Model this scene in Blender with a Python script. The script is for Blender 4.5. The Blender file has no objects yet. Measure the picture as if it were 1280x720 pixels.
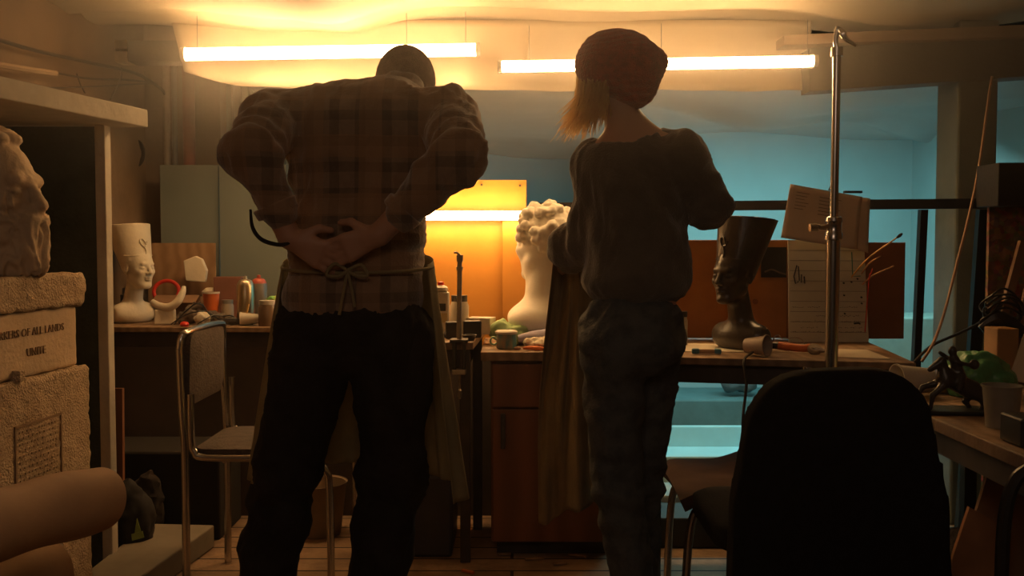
import bpy, math, random
import numpy as np
from mathutils import Vector, Matrix, Euler
random.seed(7); rng = np.random.default_rng(7)
SC = bpy.context.scene; COL = SC.collection
PI = math.pi
# ------------------------------------------------------------------ camera
F = 1250.0; PITCH = math.atan(60/F); CAMZ = 1.14
cam_d = bpy.data.cameras.new('camera'); cam = bpy.data.objects.new('camera', cam_d); COL.objects.link(cam)
cam.location = (0, 0, CAMZ); cam.rotation_euler = (PI/2-PITCH, 0, 0)
cam_d.sensor_width = 36; cam_d.lens = F/1280*36; cam_d.clip_start = 0.05
SC.camera = cam
cp, sp = math.cos(PITCH), math.sin(PITCH)
def P(px, py, Y):
    u = (px-640)/F; v = (py-360)/F
    d = np.array([u, cp - v*sp*1.0, -sp - v*cp])
    t = Y/d[1]
    return np.array([d[0]*t, Y, CAMZ + d[2]*t])
def Pz(px, py, z):
    u = (px-640)/F; v = (py-360)/F
    d = np.array([u, cp - v*sp, -sp - v*cp]); t = (z-CAMZ)/d[2]
    return np.array([d[0]*t, d[1]*t, z])
# ------------------------------------------------------------------ materials
MATS = {}
def M(name, col, rough=0.6, metal=0.0, var=0.12, vs=9, bump=0.0, bs=60, col2=None, spec=0.5, emit=None, es=0, alpha=1, trans=0, kind=None, sheen=0, stretch=None, ramp=(0.35, 0.65), thin=0):
    if name in MATS: return MATS[name]
    m = bpy.data.materials.new(name); m.use_nodes = True; nt = m.node_tree; N = nt.nodes; L = nt.links
    b = N['Principled BSDF']
    b.inputs['Roughness'].default_value = rough; b.inputs['Metallic'].default_value = metal
    b.inputs['Specular IOR Level'].default_value = spec
    if alpha < 1: b.inputs['Alpha'].default_value = alpha
    if trans: b.inputs['Transmission Weight'].default_value = trans; b.inputs['IOR'].default_value = 1.35
    if sheen: b.inputs['Sheen Weight'].default_value = sheen
    if emit:
        b.inputs['Emission Color'].default_value = (*emit, 1); b.inputs['Emission Strength'].default_value = es
    tc = N.new('ShaderNodeTexCoord'); mp = N.new('ShaderNodeMapping'); L.new(tc.outputs['Object'], mp.inputs[0])
    if stretch: mp.inputs['Scale'].default_value = stretch
    no = N.new('ShaderNodeTexNoise'); no.inputs['Scale'].default_value = vs; no.inputs['Detail'].default_value = 5; no.inputs['Roughness'].default_value = .6
    L.new(mp.outputs[0], no.inputs['Vector'])
    rp = N.new('ShaderNodeValToRGB'); L.new(no.outputs['Fac'], rp.inputs[0])
    c2 = col2 or tuple(c*(1-var) for c in col)
    c1 = col if col2 else tuple(min(1, c*(1+var)) for c in col)
    rp.color_ramp.elements[0].color = (*c2, 1); rp.color_ramp.elements[1].color = (*c1, 1)
    rp.color_ramp.elements[0].position, rp.color_ramp.elements[1].position = ramp
    out = rp.outputs[0]
    if kind == 'plaid':
        sx = N.new('ShaderNodeSeparateXYZ'); L.new(tc.outputs['Object'], sx.inputs[0])
        prev = out
        for ax, sc_, ph in (('X', 95, 0), ('Z', 95, 1.3), ('X', 42, .5), ('Z', 42, .2)):
            mu = N.new('ShaderNodeMath'); mu.operation = 'MULTIPLY_ADD'; L.new(sx.outputs[ax], mu.inputs[0]); mu.inputs[1].default_value = sc_; mu.inputs[2].default_value = ph
            si = N.new('ShaderNodeMath'); si.operation = 'SINE'; L.new(mu.outputs[0], si.inputs[0])
            gt = N.new('ShaderNodeMath'); gt.operation = 'GREATER_THAN'; L.new(si.outputs[0], gt.inputs[0]); gt.inputs[1].default_value = .35
            ml = N.new('ShaderNodeMath'); ml.operation = 'MULTIPLY'; L.new(gt.outputs[0], ml.inputs[0]); ml.inputs[1].default_value = .45
            mx = N.new('ShaderNodeMix'); mx.data_type = 'RGBA'; mx.blend_type = 'MULTIPLY' if sc_ > 50 else 'MIX'
            L.new(ml.outputs[0], mx.inputs['Factor']); L.new(prev, mx.inputs[6])
            mx.inputs[7].default_value = (.25, .22, .2, 1) if sc_ > 50 else (.36, .2, .1, 1)
            prev = mx.outputs[2]
        out = prev
    if kind == 'wood':
        wv = N.new('ShaderNodeTexWave'); wv.inputs['Scale'].default_value = vs; wv.inputs['Distortion'].default_value = 6; wv.inputs['Detail'].default_value = 3
        L.new(mp.outputs[0], wv.inputs[0]); mx = N.new('ShaderNodeMix'); mx.data_type = 'RGBA'; mx.blend_type = 'MULTIPLY'
        L.new(wv.outputs['Fac'], mx.inputs['Factor']); L.new(out, mx.inputs[6]); mx.inputs[7].default_value = (.72, .68, .62, 1); out = mx.outputs[2]
    if kind == 'planks':
        br = N.new('ShaderNodeTexBrick'); br.inputs['Scale'].default_value = 1.0; br.inputs['Brick Width'].default_value = 1.6; br.inputs['Row Height'].default_value = .13
        br.inputs['Mortar Size'].default_value = .006; br.inputs['Color1'].default_value = (1, 1, 1, 1); br.inputs['Color2'].default_value = (.6, .6, .6, 1); br.inputs['Mortar'].default_value = (.08, .07, .06, 1)
        L.new(mp.outputs[0], br.inputs[0]); mx = N.new('ShaderNodeMix'); mx.data_type = 'RGBA'; mx.blend_type = 'MULTIPLY'; mx.inputs['Factor'].default_value = 1
        L.new(out, mx.inputs[6]); L.new(br.outputs[0], mx.inputs[7]); out = mx.outputs[2]
    if kind == 'chips':
        vo = N.new('ShaderNodeTexVoronoi'); vo.inputs['Scale'].default_value = 55; L.new(mp.outputs[0], vo.inputs[0])
        mx = N.new('ShaderNodeMix'); mx.data_type = 'RGBA'; mx.blend_type = 'MULTIPLY'; mx.inputs['Factor'].default_value = .6
        L.new(out, mx.inputs[6]); L.new(vo.outputs['Color'], mx.inputs[7]); out = mx.outputs[2]
    L.new(out, b.inputs['Base Color'])
    if bump:
        n2 = N.new('ShaderNodeTexNoise'); n2.inputs['Scale'].default_value = bs; n2.inputs['Detail'].default_value = 4
        L.new(mp.outputs[0], n2.inputs['Vector']); bp = N.new('ShaderNodeBump'); bp.inputs['Strength'].default_value = bump; bp.inputs['Distance'].default_value = .01
        L.new(n2.outputs['Fac'], bp.inputs['Height']); L.new(bp.outputs[0], b.inputs['Normal'])
    if thin:   # light passes through thin cloth and hair
        tl_ = N.new('ShaderNodeBsdfTranslucent'); L.new(out, tl_.inputs[0]); ms = N.new('ShaderNodeMixShader'); ms.inputs[0].default_value = thin
        L.new(b.outputs[0], ms.inputs[1]); L.new(tl_.outputs[0], ms.inputs[2]); L.new(ms.outputs[0], N['Material Output'].inputs['Surface'])
    MATS[name] = m
    return m
# ------------------------------------------------------------------ geometry collector
def rotm(rx=0, ry=0, rz=0): return np.array(Euler((rx, ry, rz)).to_matrix())
class G:
    def __init__(s): s.v = []; s.f = []; s.n = 0
    def add(s, v, f):
        v = np.asarray(v, float); s.v.append(v); s.f += [tuple(int(i)+s.n for i in q) for q in f]; s.n += len(v); return s
    def box(s, c, size, rz=0, rx=0, ry=0, taper=1.0):
        h = np.array(size)/2; R = rotm(rx, ry, rz)
        v = np.array([[x, y, z] for z in (-1, 1) for y in (-1, 1) for x in (-1, 1)], float)*h
        v[4:, :2] *= taper
        v = v@R.T + np.array(c)
        return s.add(v, [(0, 2, 3, 1), (4, 5, 7, 6), (0, 1, 5, 4), (1, 3, 7, 5), (3, 2, 6, 7), (2, 0, 4, 6)])
    def hexa(s, p8):
        return s.add(p8, [(0, 2, 3, 1), (4, 5, 7, 6), (0, 1, 5, 4), (1, 3, 7, 5), (3, 2, 6, 7), (2, 0, 4, 6)])
    def prism(s, pts, ax, th):
        pts = np.asarray(pts, float); n = len(pts); ax = np.asarray(ax, float)
        v = np.vstack([pts, pts+ax*th]); f = [tuple(range(n))[::-1], tuple(range(n, 2*n))]
        f += [(i, (i+1) % n, n+(i+1) % n, n+i) for i in range(n)]
        return s.add(v, f)
    def tube(s, pts, r, n=10, smooth=True, sub=6, caps=True):
        p = np.asarray(pts, float); rr = np.full(len(p), r) if np.isscalar(r) else np.asarray(r, float)
        if smooth and len(p) > 2:
            q = np.vstack([2*p[0]-p[1], p, 2*p[-1]-p[-2]]); out = []; ro = []
            for i in range(len(p)-1):
                for t in np.arange(sub)/sub:
                    a, b, c, d = q[i:i+4]
                    out.append(.5*(2*b+(c-a)*t+(2*a-5*b+4*c-d)*t*t+(-a+3*b-3*c+d)*t**3)); ro.append(rr[i]*(1-t)+rr[i+1]*t)
            out.append(p[-1]); ro.append(rr[-1]); p = np.array(out); rr = np.array(ro)
        m = len(p); T = np.gradient(p, axis=0); T /= np.linalg.norm(T, axis=1)[:, None]+1e-12
        u = np.cross(T[0], [0, 0, 1]); 
        if np.linalg.norm(u) < .05: u = np.cross(T[0], [1, 0, 0])
        V = []
        for i in range(m):
            u = u-T[i]*np.dot(u, T[i]); u /= np.linalg.norm(u)+1e-12; w = np.cross(T[i], u)
            a = np.arange(n)*2*PI/n
            V.append(p[i]+rr[i]*(np.cos(a)[:, None]*u+np.sin(a)[:, None]*w))
        V = np.vstack(V); f = [(i*n+j, i*n+(j+1) % n, (i+1)*n+(j+1) % n, (i+1)*n+j) for i in range(m-1) for j in range(n)]
        if caps: f += [tuple(range(n))[::-1], tuple((m-1)*n+j for j in range(n))]
        return s.add(V, f)
    def lathe(s, prof, c, n=24, axis=(0, 0, 1), sq=None, caps=True):
        ax = np.array(axis, float); ax /= np.linalg.norm(ax)
        R = np.array(Vector((0, 0, 1)).rotation_difference(Vector(ax)).to_matrix())
        V = []
        for r, z in prof:
            a = np.arange(n)*2*PI/n
            V.append(np.stack([r*np.cos(a), r*np.sin(a)*(sq or 1), np.full(n, z)], 1))
        m = len(prof); V = np.vstack(V)@R.T+np.array(c)
        f = [(i*n+j, i*n+(j+1) % n, (i+1)*n+(j+1) % n, (i+1)*n+j) for i in range(m-1) for j in range(n)]
        if caps: f += [tuple(range(n))[::-1], tuple((m-1)*n+j for j in range(n))]
        return s.add(V, f)
    def sheet(s, fn, nu, nv, th=.002):
        U, W = np.meshgrid(np.linspace(0, 1, nu), np.linspace(0, 1, nv), indexing='ij')
        p = np.array([fn(a, b) for a, b in zip(U.ravel(), W.ravel())]).reshape(nu, nv, 3)
        du = np.gradient(p, axis=0); dv = np.gradient(p, axis=1); nn = np.cross(du, dv); nn /= np.linalg.norm(nn, axis=2)[..., None]+1e-12
        q = p+nn*th; V = np.vstack([p.reshape(-1, 3), q.reshape(-1, 3)]); o = nu*nv; f = []
        I = lambda i, j: i*nv+j
        for i in range(nu-1):
            for j in range(nv-1):
                f.append((I(i, j+1), I(i+1, j+1), I(i+1, j), I(i, j))); f.append((o+I(i, j), o+I(i+1, j), o+I(i+1, j+1), o+I(i, j+1)))
        for i in range(nu-1):
            f.append((I(i, 0), I(i+1, 0), o+I(i+1, 0), o+I(i, 0))); f.append((I(i+1, nv-1), I(i, nv-1), o+I(i, nv-1), o+I(i+1, nv-1)))
        for j in range(nv-1):
            f.append((I(0, j+1), I(0, j), o+I(0, j), o+I(0, j+1))); f.append((I(nu-1, j), I(nu-1, j+1), o+I(nu-1, j+1), o+I(nu-1, j)))
        return s.add(V, f)
    def xf(s, R=None, t=(0, 0, 0), sc=1.0, about=(0, 0, 0)):
        a = np.array(about)
        s.v = [((v-a)*sc)@(np.eye(3) if R is None else R).T+a+np.array(t) for v in s.v]; return s
def mk(name, g, mat, parent=None, loc=None, bevel=0, smooth=False, label=None, cat=None, group=None, kind=None, auto=35):
    """link the collected shape as one mesh object (vertices given in world space)"""
    V = np.vstack(g.v); o0 = np.array(parent.location if parent is not None and parent.type == 'EMPTY' else (parent['base'] if parent is not None else (loc if loc is not None else (V.min(0)+V.max(0))/2*np.array([1, 1, 0])+np.array([0, 0, V[:, 2].min()]))), float)
    me = bpy.data.meshes.new(name); me.from_pydata((V-o0).tolist(), [], g.f); me.validate()
    if smooth:
        me.polygons.foreach_set('use_smooth', [True]*len(me.polygons))
        if auto: me.set_sharp_from_angle(angle=math.radians(auto))
    if mat: me.materials.append(mat)
    o = bpy.data.objects.new(name, me); COL.objects.link(o); o['base'] = [float(x) for x in o0]
    if parent is not None: o.parent = parent
    else: o.location = o0
    if bevel:
        b = o.modifiers.new('bevel', 'BEVEL'); b.width = bevel; b.segments = 2; b.limit_method = 'ANGLE'; b.angle_limit = .6
    if label: o['label'] = label
    if cat: o['category'] = cat
    if group: o['group'] = group
    if kind: o['kind'] = kind
    return o
def thing(name, label, cat, loc, group=None):
    o = bpy.data.objects.new(name, None); COL.objects.link(o); o.location = [float(x) for x in loc]; o.empty_display_size = .05
    o['label'] = label; o['category'] = cat
    if group: o['group'] = group
    return o
# ------------------------------------------------------------------ noise and implicit surfaces
def _h(i, j, k, seed):
    n = (i*73856093) ^ (j*19349663) ^ (k*83492791) ^ (seed*2654435 + 12345)
    n = (n ^ (n >> 13))*1274126177 & 0x7fffffff
    n = (n ^ (n >> 15))*668265263 & 0x7fffffff
    return (n ^ (n >> 14) & 0x7fffffff) % 65536/32768.0-1
def vn(p, sc=1.0, seed=0):
    q = np.asarray(p, float)*sc; i = np.floor(q).astype(np.int64); f = q-i; f = f*f*(3-2*f); r = 0
    for a in (0, 1):
        for b in (0, 1):
            for c in (0, 1):
                w = (f[:, 0] if a else 1-f[:, 0])*(f[:, 1] if b else 1-f[:, 1])*(f[:, 2] if c else 1-f[:, 2])
                r = r+w*_h(i[:, 0]+a, i[:, 1]+b, i[:, 2]+c, seed)
    return r
def fbm(p, sc, seed=0, o=3):
    return sum(vn(p, sc*2**k, seed+k)/2**k for k in range(o))
def rc(a, b, ra, rb=None):
    a = np.array(a, float); b = np.array(b, float); rb = ra if rb is None else rb; d = b-a; L = max(d@d, 1e-9)
    def f(p):
        t = np.clip(((p-a)@d)/L, 0, 1); return np.linalg.norm(p-a-t[:, None]*d, axis=1)-(ra+t*(rb-ra))
    return f
def el(c, r, R=None):
    c = np.array(c, float); r = np.array(r, float)
    def f(p):
        q = p-c
        if R is not None: q = q@R
        k0 = np.linalg.norm(q/r, axis=1); k1 = np.linalg.norm(q/(r*r), axis=1)+1e-9
        return k0*(k0-1)/k1
    return f
def bx(c, h, r=.01, R=None):
    c = np.array(c, float); h = np.array(h, float)
    def f(p):
        q = p-c
        if R is not None: q = q@R
        q = np.abs(q)-h+r; return np.linalg.norm(np.maximum(q, 0), axis=1)+np.minimum(q.max(1), 0)-r
    return f
def smin(a, b, k):
    h = np.clip(.5+.5*(b-a)/k, 0, 1); return b*(1-h)+a*h-k*h*(1-h)
class S:
    """ordered list of blended implicit shapes"""
    def __init__(s): s.o = []
    def u(s, f, k=.02): s.o.append(('u', f, k)); return s
    def d(s, f, k=.01): s.o.append(('d', f, k)); return s
    def i(s, f, k=.005): s.o.append(('i', f, k)); return s
    def __call__(s, p):
        d = None
        for op, f, k in s.o:
            e = f(p)
            if d is None: d = e
            elif op == 'u': d = smin(d, e, k)
            elif op == 'd': d = -smin(-d, e, k)
            else: d = -smin(-d, -e, k)
        return d
def nets(sdf, lo, hi, h, disp=None, xf=None):
    """surface nets mesh of an implicit shape; returns a G"""
    lo = np.array(lo, float)-2*h; hi = np.array(hi, float)+2*h; B = 6
    nb = np.ceil((hi-lo)/h/B).astype(int)+1; n = nb*B
    ax = [lo[k]+(np.arange(nb[k])+.5)*B*h for k in range(3)]
    c = np.stack(np.meshgrid(*ax, indexing='ij'), -1).reshape(-1, 3)
    dc = sdf(c); near = (np.abs(dc) < B*h*1.3+.012).reshape(nb)
    v = np.repeat(np.repeat(np.repeat(dc.reshape(nb), B, 0), B, 1), B, 2).astype(np.float32)
    mk_ = np.repeat(np.repeat(np.repeat(near, B, 0), B, 1), B, 2)
    idx = np.argwhere(mk_); p = lo+idx*h
    res = np.empty(len(p), np.float32)
    for a in range(0, len(p), 400000): res[a:a+400000] = sdf(p[a:a+400000])
    v[mk_] = res
    s = v < 0; n = np.array(v.shape); cs = tuple(n-1)
    acc = np.zeros(cs+(3,), np.float32); cnt = np.zeros(cs, np.int32)
    sl = lambda o: tuple(slice(o[k], o[k]+cs[k]) for k in range(3))
    for a in range(3):
        b, c_ = (a+1) % 3, (a+2) % 3
        for ob in (0, 1):
            for oc in (0, 1):
                o0 = [0, 0, 0]; o0[b] = ob; o0[c_] = oc; o1 = list(o0); o1[a] = 1
                v0 = v[sl(o0)]; v1 = v[sl(o1)]; x = (s[sl(o0)] != s[sl(o1)])
                t = np.where(x, v0/np.where(x, v0-v1, 1), 0)
                acc[..., a] += t*x; acc[..., b] += ob*x; acc[..., c_] += oc*x; cnt += x
    act = cnt > 0; ids = np.full(cs, -1, np.int64); ids[act] = np.arange(act.sum())
    ii = np.argwhere(act); V = lo+h*(ii+acc[act]/cnt[act][:, None]); Fq = []
    for a in range(3):
        b, c_ = (a+1) % 3, (a+2) % 3
        q = [slice(1, m-1) for m in n]; q0 = list(q); q0[a] = slice(0, n[a]-1); q1 = list(q); q1[a] = slice(1, n[a])
        x = s[tuple(q0)] != s[tuple(q1)]; e = np.argwhere(x)
        off = np.array([1, 1, 1]); off[a] = 0; e = e+off; ins = s[tuple(e.T)]
        def cell(db, dc_):
            g = e.copy(); g[:, b] -= db; g[:, c_] -= dc_; return ids[tuple(g.T)]
        quad = np.stack([cell(1, 1), cell(0, 1), cell(0, 0), cell(1, 0)], 1)
        quad[~ins] = quad[~ins][:, ::-1]; Fq.append(quad)
    Fq = np.vstack(Fq); Fq = Fq[(Fq >= 0).all(1)]
    if disp is not None:
        fn = np.cross(V[Fq[:, 2]]-V[Fq[:, 0]], V[Fq[:, 3]]-V[Fq[:, 1]]); nn = np.zeros_like(V)
        for k in range(4): np.add.at(nn, Fq[:, k], fn)
        nn /= np.linalg.norm(nn, axis=1)[:, None]+1e-12
        V = V+nn*disp(V, nn)[:, None]
    if xf: V = xf(V)
    g = G(); g.v = [V]; g.f = Fq.tolist(); g.n = len(V); return g
ES = 47.0; LB = 27.0; LF = 5.0; WS = 0.02; EXPO = 0.0; HAZE = 0.17
# ================================================================== SETTING
m_floor = M('floor_boards', (.50, .33, .20), .75, col2=(.22, .14, .085), vs=5, bump=.4, bs=40, kind='planks')
m_plaster = M('tan_plaster', (.27, .18, .11), .9, col2=(.18, .12, .075), vs=3, bump=.25, bs=25)
m_sheet = M('ceiling_sheet', (.60, .50, .36), .6, var=.1, vs=2.5, bump=.15, bs=9)
m_blue = M('turquoise_wall_paint', (.36, .46, .46), .7, var=.08, vs=1.6, bump=.1, bs=12)
m_bluesheet = M('polythene_sheet', (.42, .46, .46), .35, var=.12, vs=2.2, bump=.3, bs=5)
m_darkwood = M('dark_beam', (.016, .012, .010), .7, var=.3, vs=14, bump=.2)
m_blackmetal = M('black_metal', (.012, .011, .011), .5, metal=.2, var=.3)
m_col = M('grey_green_column', (.13, .15, .14), .8, var=.2, vs=4, bump=.2)
m_greypanel = M('grey_panel', (.17, .20, .19), .6, var=.06, vs=3)
m_osb = M('chipboard', (.42, .24, .12), .85, col2=(.22, .11, .05), vs=22, bump=.4, bs=60, kind='chips')
m_orange = M('orange_board', (.60, .27, .04), .5, col2=(.50, .215, .03), vs=4, bump=.06, bs=30)
m_brownboard = M('brown_board', (.26, .10, .04), .6, col2=(.20, .075, .03), vs=4)
def st(name, g, m, **k): return mk(name, g, m, kind='structure', **k)
st('floor', G().box((0, 3.4, -.03), (5.6, 10.2, .06)), m_floor)
def ceil_fn(u, v):
    x = -1.78+4.1*u; y = .6+3.68*v; z = 2.16-.12*v
    z += .035*math.sin(x*2.3+1.1)*math.sin(y*2.1)+.02*math.sin(x*5.1+y*2.2)-.03*math.exp(-((x-.3*y+1.9)/.12)**2)
    z += .035*math.exp(-((y-4.12-.04*x)/.07)**2)-.028*math.exp(-((y-4.02+.10*math.sin(x*1.9))/.05)**2)
    return (x, y, z)
st('ceiling', G().sheet(ceil_fn, 110, 130, .01), m_sheet, smooth=True, auto=0)
st('wall_left', G().box((-1.80, 2.6, 1.1), (.1, 4.4, 2.2)), m_plaster)
st('wall_right', G().box((2.36, 2.3, 1.1), (.1, 3.6, 2.2)), m_osb)
# back wall, left of the openings; low wall behind the left desk
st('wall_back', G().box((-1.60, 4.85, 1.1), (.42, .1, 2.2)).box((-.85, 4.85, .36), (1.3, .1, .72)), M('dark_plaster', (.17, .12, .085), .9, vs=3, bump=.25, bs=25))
st('wall_gap_darkener', G().box((-.68, 4.15, .35), (2.2, .12, .70)), M('gap_darkener', (.07, .05, .04), .9))  # added dark backing so the gap below the desks stays dark; carries the boards
# room beyond
b2 = G().box((-.55, 7.45, 1.1), (2.6, .1, 2.2)).box((.62, 6.95, 1.1), (.1, 1.0, 2.2)).box((1.6, 6.45, 1.1), (2.0, .1, 2.2)).box((-1.86, 6.1, 1.1), (.1, 2.6, 2.2)).box((2.6, 5.6, 1.1), (.1, 1.9, 2.2))
st('wall_far', b2, m_blue)
st('trim_1', G().box((.66, 6.38, 1.02), (.11, .05, 1.5)).box((1.6, 6.38, .40), (1.9, .05, .10)), M('pale_trim', (.46, .55, .55), .7))
def bsheet(u, v):
    x = -1.15+3.85*u; y = 4.235+3.18*v
    z = 1.80-.02*v+.05*math.sin(x*1.7+y*1.3)*math.sin(y*1.9)*min(1, v*5)+.045*max(0, 1-v*6)+.02*math.sin(4*x+2.3*y)-.05*math.exp(-((y-5.0-.7*(x-.9))/.10)**2)*(1 if x > .3 else .4)
    return (x, y, z)
st('ceiling_beyond', G().sheet(bsheet, 90, 70, .006), m_bluesheet, smooth=True, auto=0)
# header: hanging sheet behind the lamps, dark beam at the right
def val(u, v):
    a = P(214+800*u, 25, 4.22); b = P(230+786*u, 104+9*min(1, u*4), 4.16)
    p = a*(1-v)+b*v; p[1] += .02*math.sin(u*23)*v+.012*math.sin(u*61+3)*v
    if u < .12: p[2] += .05*(1-u/.12)**2*v
    return p
st('trim_2', G().sheet(val, 90, 10, .004), m_sheet, smooth=True, auto=0)
a, b, c, d = P(1012, 60, 4.05), P(1300, 43, 3.86), P(1012, 114, 4.05), P(1300, 94, 3.86)
dy = np.array([0, .12, 0])
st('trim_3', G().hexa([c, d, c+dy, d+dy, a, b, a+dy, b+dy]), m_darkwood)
a, b, c, d = P(980, 44, 4.02), P(1300, 30, 3.82), P(980, 56, 4.02), P(1300, 45, 3.82)
st('trim_4', G().hexa([c, d, c+dy, d+dy, a, b, a+dy, b+dy]), M('worn_batten', (.2, .12, .07), .8))
x0, x1 = P(1194, 300, 3.95)[0], P(1244, 300, 3.95)[0]
st('trim_5', G().box(((x0+x1)/2, 4.05, 1.0), (x1-x0, .2, 2.0)), m_col, bevel=.01)
# partition bars: one rail and its two uprights
def bar(p, q, hz, dp=.03):
    p, q = np.array(p), np.array(q); e = np.array([0, dp, 0]); z = np.array([0, 0, hz/2])
    return [p-z, q-z, p-z+e, q-z+e, p+z, q+z, p+z+e, q+z+e]
r_ = thing('metal_railing', 'dark metal partition rail with slim uprights crossing the turquoise opening', 'railing', (1.2, 3.7, 0))
mk('rail', G().hexa(bar(P(674, 259, 4.02), P(1270, 254, 3.55), .036)), m_blackmetal, r_)
for (xa, xb, y, w) in ((1156, 1147, 3.62, .026), (1232, 1219, 3.58, .042)):
    A, B = P(xa, 262, y), P(xb, 452, y)
    dirz = (B-A)/(A[2]-B[2]); B2 = A+dirz*A[2]*.999
    mk('upright', G().hexa([B2+[-w/2, 0, 0], B2+[w/2, 0, 0], B2+[-w/2, .03, 0], B2+[w/2, .03, 0], A+[-w/2, 0, 0], A+[w/2, 0, 0], A+[-w/2, .03, 0], A+[w/2, .03, 0]]), m_blackmetal, r_)
# chipboard wall panel at the right
A, B = P(1238, 262, 3.5), P(1330, 262, 3.5)
mk('chipboard_panel', G().box(((A[0]+B[0])/2, 3.515, .636), (B[0]-A[0], .018, 1.268)), m_osb, label='brown chipboard sheet standing right of the dark upright', cat='board')
A = P(1240, 232, 3.42)
for k, (z0, z1, xx) in enumerate(((204, 258, 1243),)):
    a0, a1 = P(xx, z0, 3.4), P(1330, z1, 3.4)
    g = G().box(((a0[0]+a1[0])/2, 3.45, (a0[2]+a1[2])/2), (a1[0]-a0[0], .16, a0[2]-a1[2]))
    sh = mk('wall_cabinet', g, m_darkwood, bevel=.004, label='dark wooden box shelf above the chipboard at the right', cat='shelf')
# grey boards at left
A, B, C = P(196, 205, 4.62), P(271, 206, 4.62), P(352, 204, 4.55)
mk('grey_panel', G().box(((A[0]+B[0])/2, 4.66, A[2]/2), (B[0]-A[0]-.004, .02, A[2]-.004)), m_greypanel, bevel=.002, label='grey panel behind the cardboard, left one of the pair', cat='panel', group='grey panels')
mk('grey_panel', G().box(((B[0]+C[0])/2+.004, 4.64, A[2]/2), (C[0]-B[0]-.004, .02, A[2]-.004)), m_greypanel, bevel=.002, label='grey panel behind the spray cans, right one of the pair', cat='panel', group='grey panels')
# pipes and post above the grey boards
def vpipe(name, px, y0, y1, Y, r, m, label, cat, **k):
    a, b = P(px, y0, Y), P(px, y1, Y); b[0] = a[0]
    mk(name, G().tube([a, b], r, 14, smooth=False), m, smooth=True, label=label, cat=cat, **k)
m_redpipe = M('rusty_red_paint', (.20, .06, .035), .6, var=.3)
vpipe('vertical_pipe', 235, 78, 560, 4.72, .028, m_redpipe, 'rusty red vertical pipe above the left grey panel', 'pipe')
vpipe('vertical_pipe', 207, 70, 560, 4.75, .016, M('pale_pipe', (.35, .3, .24), .6), 'thin pale vertical pipe left of the rusty one', 'pipe')
vpipe('vertical_pipe', 217, 70, 560, 4.76, .012, M('grey_pipe', (.2, .2, .19), .5), 'thin grey vertical pipe between pale and rusty pipes', 'pipe')
def curt(u, v):
    a = P(252+120*u, 100, 5.0); b = P(252+120*u, 400, 5.0); p = a*(1-v)+b*v; p[0] = a[0]; p[1] += .02*math.sin(u*70); return p
cu = mk('plastic_curtain', G().sheet(curt, 90, 4, .002), M('blue_plastic', (.3, .45, .5), .3, alpha=.9), smooth=True, auto=0, label='ribbed translucent blue plastic curtain behind the grey panels', cat='curtain')
# ceiling batten ends top left
a0 = P(160, 50, 4.3)
for k, (px0, px1, y0, y1, lab) in enumerate(((75, 159, 50, 61, 'pale wooden batten end under the ceiling sheet, upper of two'), (80, 159, 64, 77, 'pale wooden batten end under the ceiling sheet, lower of two'))):
    a, b = P(px0, y0, 4.45), P(px1, y1, 4.45)
    mk('batten', G().box(((a[0]+b[0])/2, 4.5, (a[2]+b[2])/2), (b[0]-a[0], .10, a[2]-b[2])), M('pale_batten', (.55, .42, .28), .8, kind='wood', vs=4), bevel=.002, label=lab, cat='batten', group='ceiling battens')
a, b = P(158, 50, 4.4), P(226, 76, 4.4)
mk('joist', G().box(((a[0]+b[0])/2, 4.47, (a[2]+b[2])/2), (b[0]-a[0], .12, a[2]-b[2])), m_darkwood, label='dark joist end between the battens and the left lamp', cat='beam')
# cables along the left wall
m_cable = M('dark_cable', (.03, .024, .02), .6)
def wire(name, pts, r, m, label, cat='cable', group=None):
    return mk(name, G().tube(pts, r, 6, sub=8), m, smooth=True, label=label, cat=cat, group=group)
wire('cable', [P(-20, 44, 3.25), P(40, 62, 3.55), P(110, 78, 4.0), P(170, 92, 4.4), P(200, 110, 4.7), P(206, 118, 4.74)], .007, m_cable, 'thick dark cable sloping down the left wall, topmost', group='cables on the left wall')
wire('cable', [P(66, 90, 3.7), P(110, 98, 3.95), P(160, 100, 4.3), P(196, 104, 4.7)], .0045, m_cable, 'thin dark cable sagging below the thick sloping cable', group='cables on the left wall')
wire('cable', [P(60, 110, 3.6), P(120, 108, 4.0), P(190, 104, 4.72)], .0035, m_cable, 'thin straight cable just above the pale shelf, lowest', group='cables on the left wall')
wire('cable', [P(-20, 78, 3.2), P(30, 86, 3.4), P(70, 92, 3.7)], .010, M('tan_cable', (.4, .28, .17), .6), 'tan conduit along the left wall above the pale shelf')
for a, b, c_, lab in (((152, 84), (150, 100), (138, 124), 'dark wire hook hanging above the end of the pale shelf'), ((96, 92), (100, 104), (106, 116), 'small dark wire hook hanging over the middle of the pale shelf')):
    wire('wire_hook', [P(*a, 4.0), P(*b, 3.95), P(*c_, 3.9)], .003, m_cable, lab, 'hook')
# coil and wire on tan wall
cg = G(); cc = P(172, 192, 4.74)
for k in range(5):
    an = np.linspace(0, 2*PI, 20); rr = .026+.004*k
    cg.tube([cc+np.array([math.cos(t)*rr, -.01-.004*k, math.sin(t)*rr*1.5]) for t in an], .004, 6, sub=2, caps=False)
mk('cable_coil', cg, m_cable, smooth=True, label='small coil of dark cable hung on the tan wall', cat='coil')
wire('cable', [P(176, 162, 4.75), P(165, 168, 4.76), P(164, 240, 4.76), P(168, 300, 4.76)], .004, m_cable, 'thin dark cable hanging straight down beside the cable coil')

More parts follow.
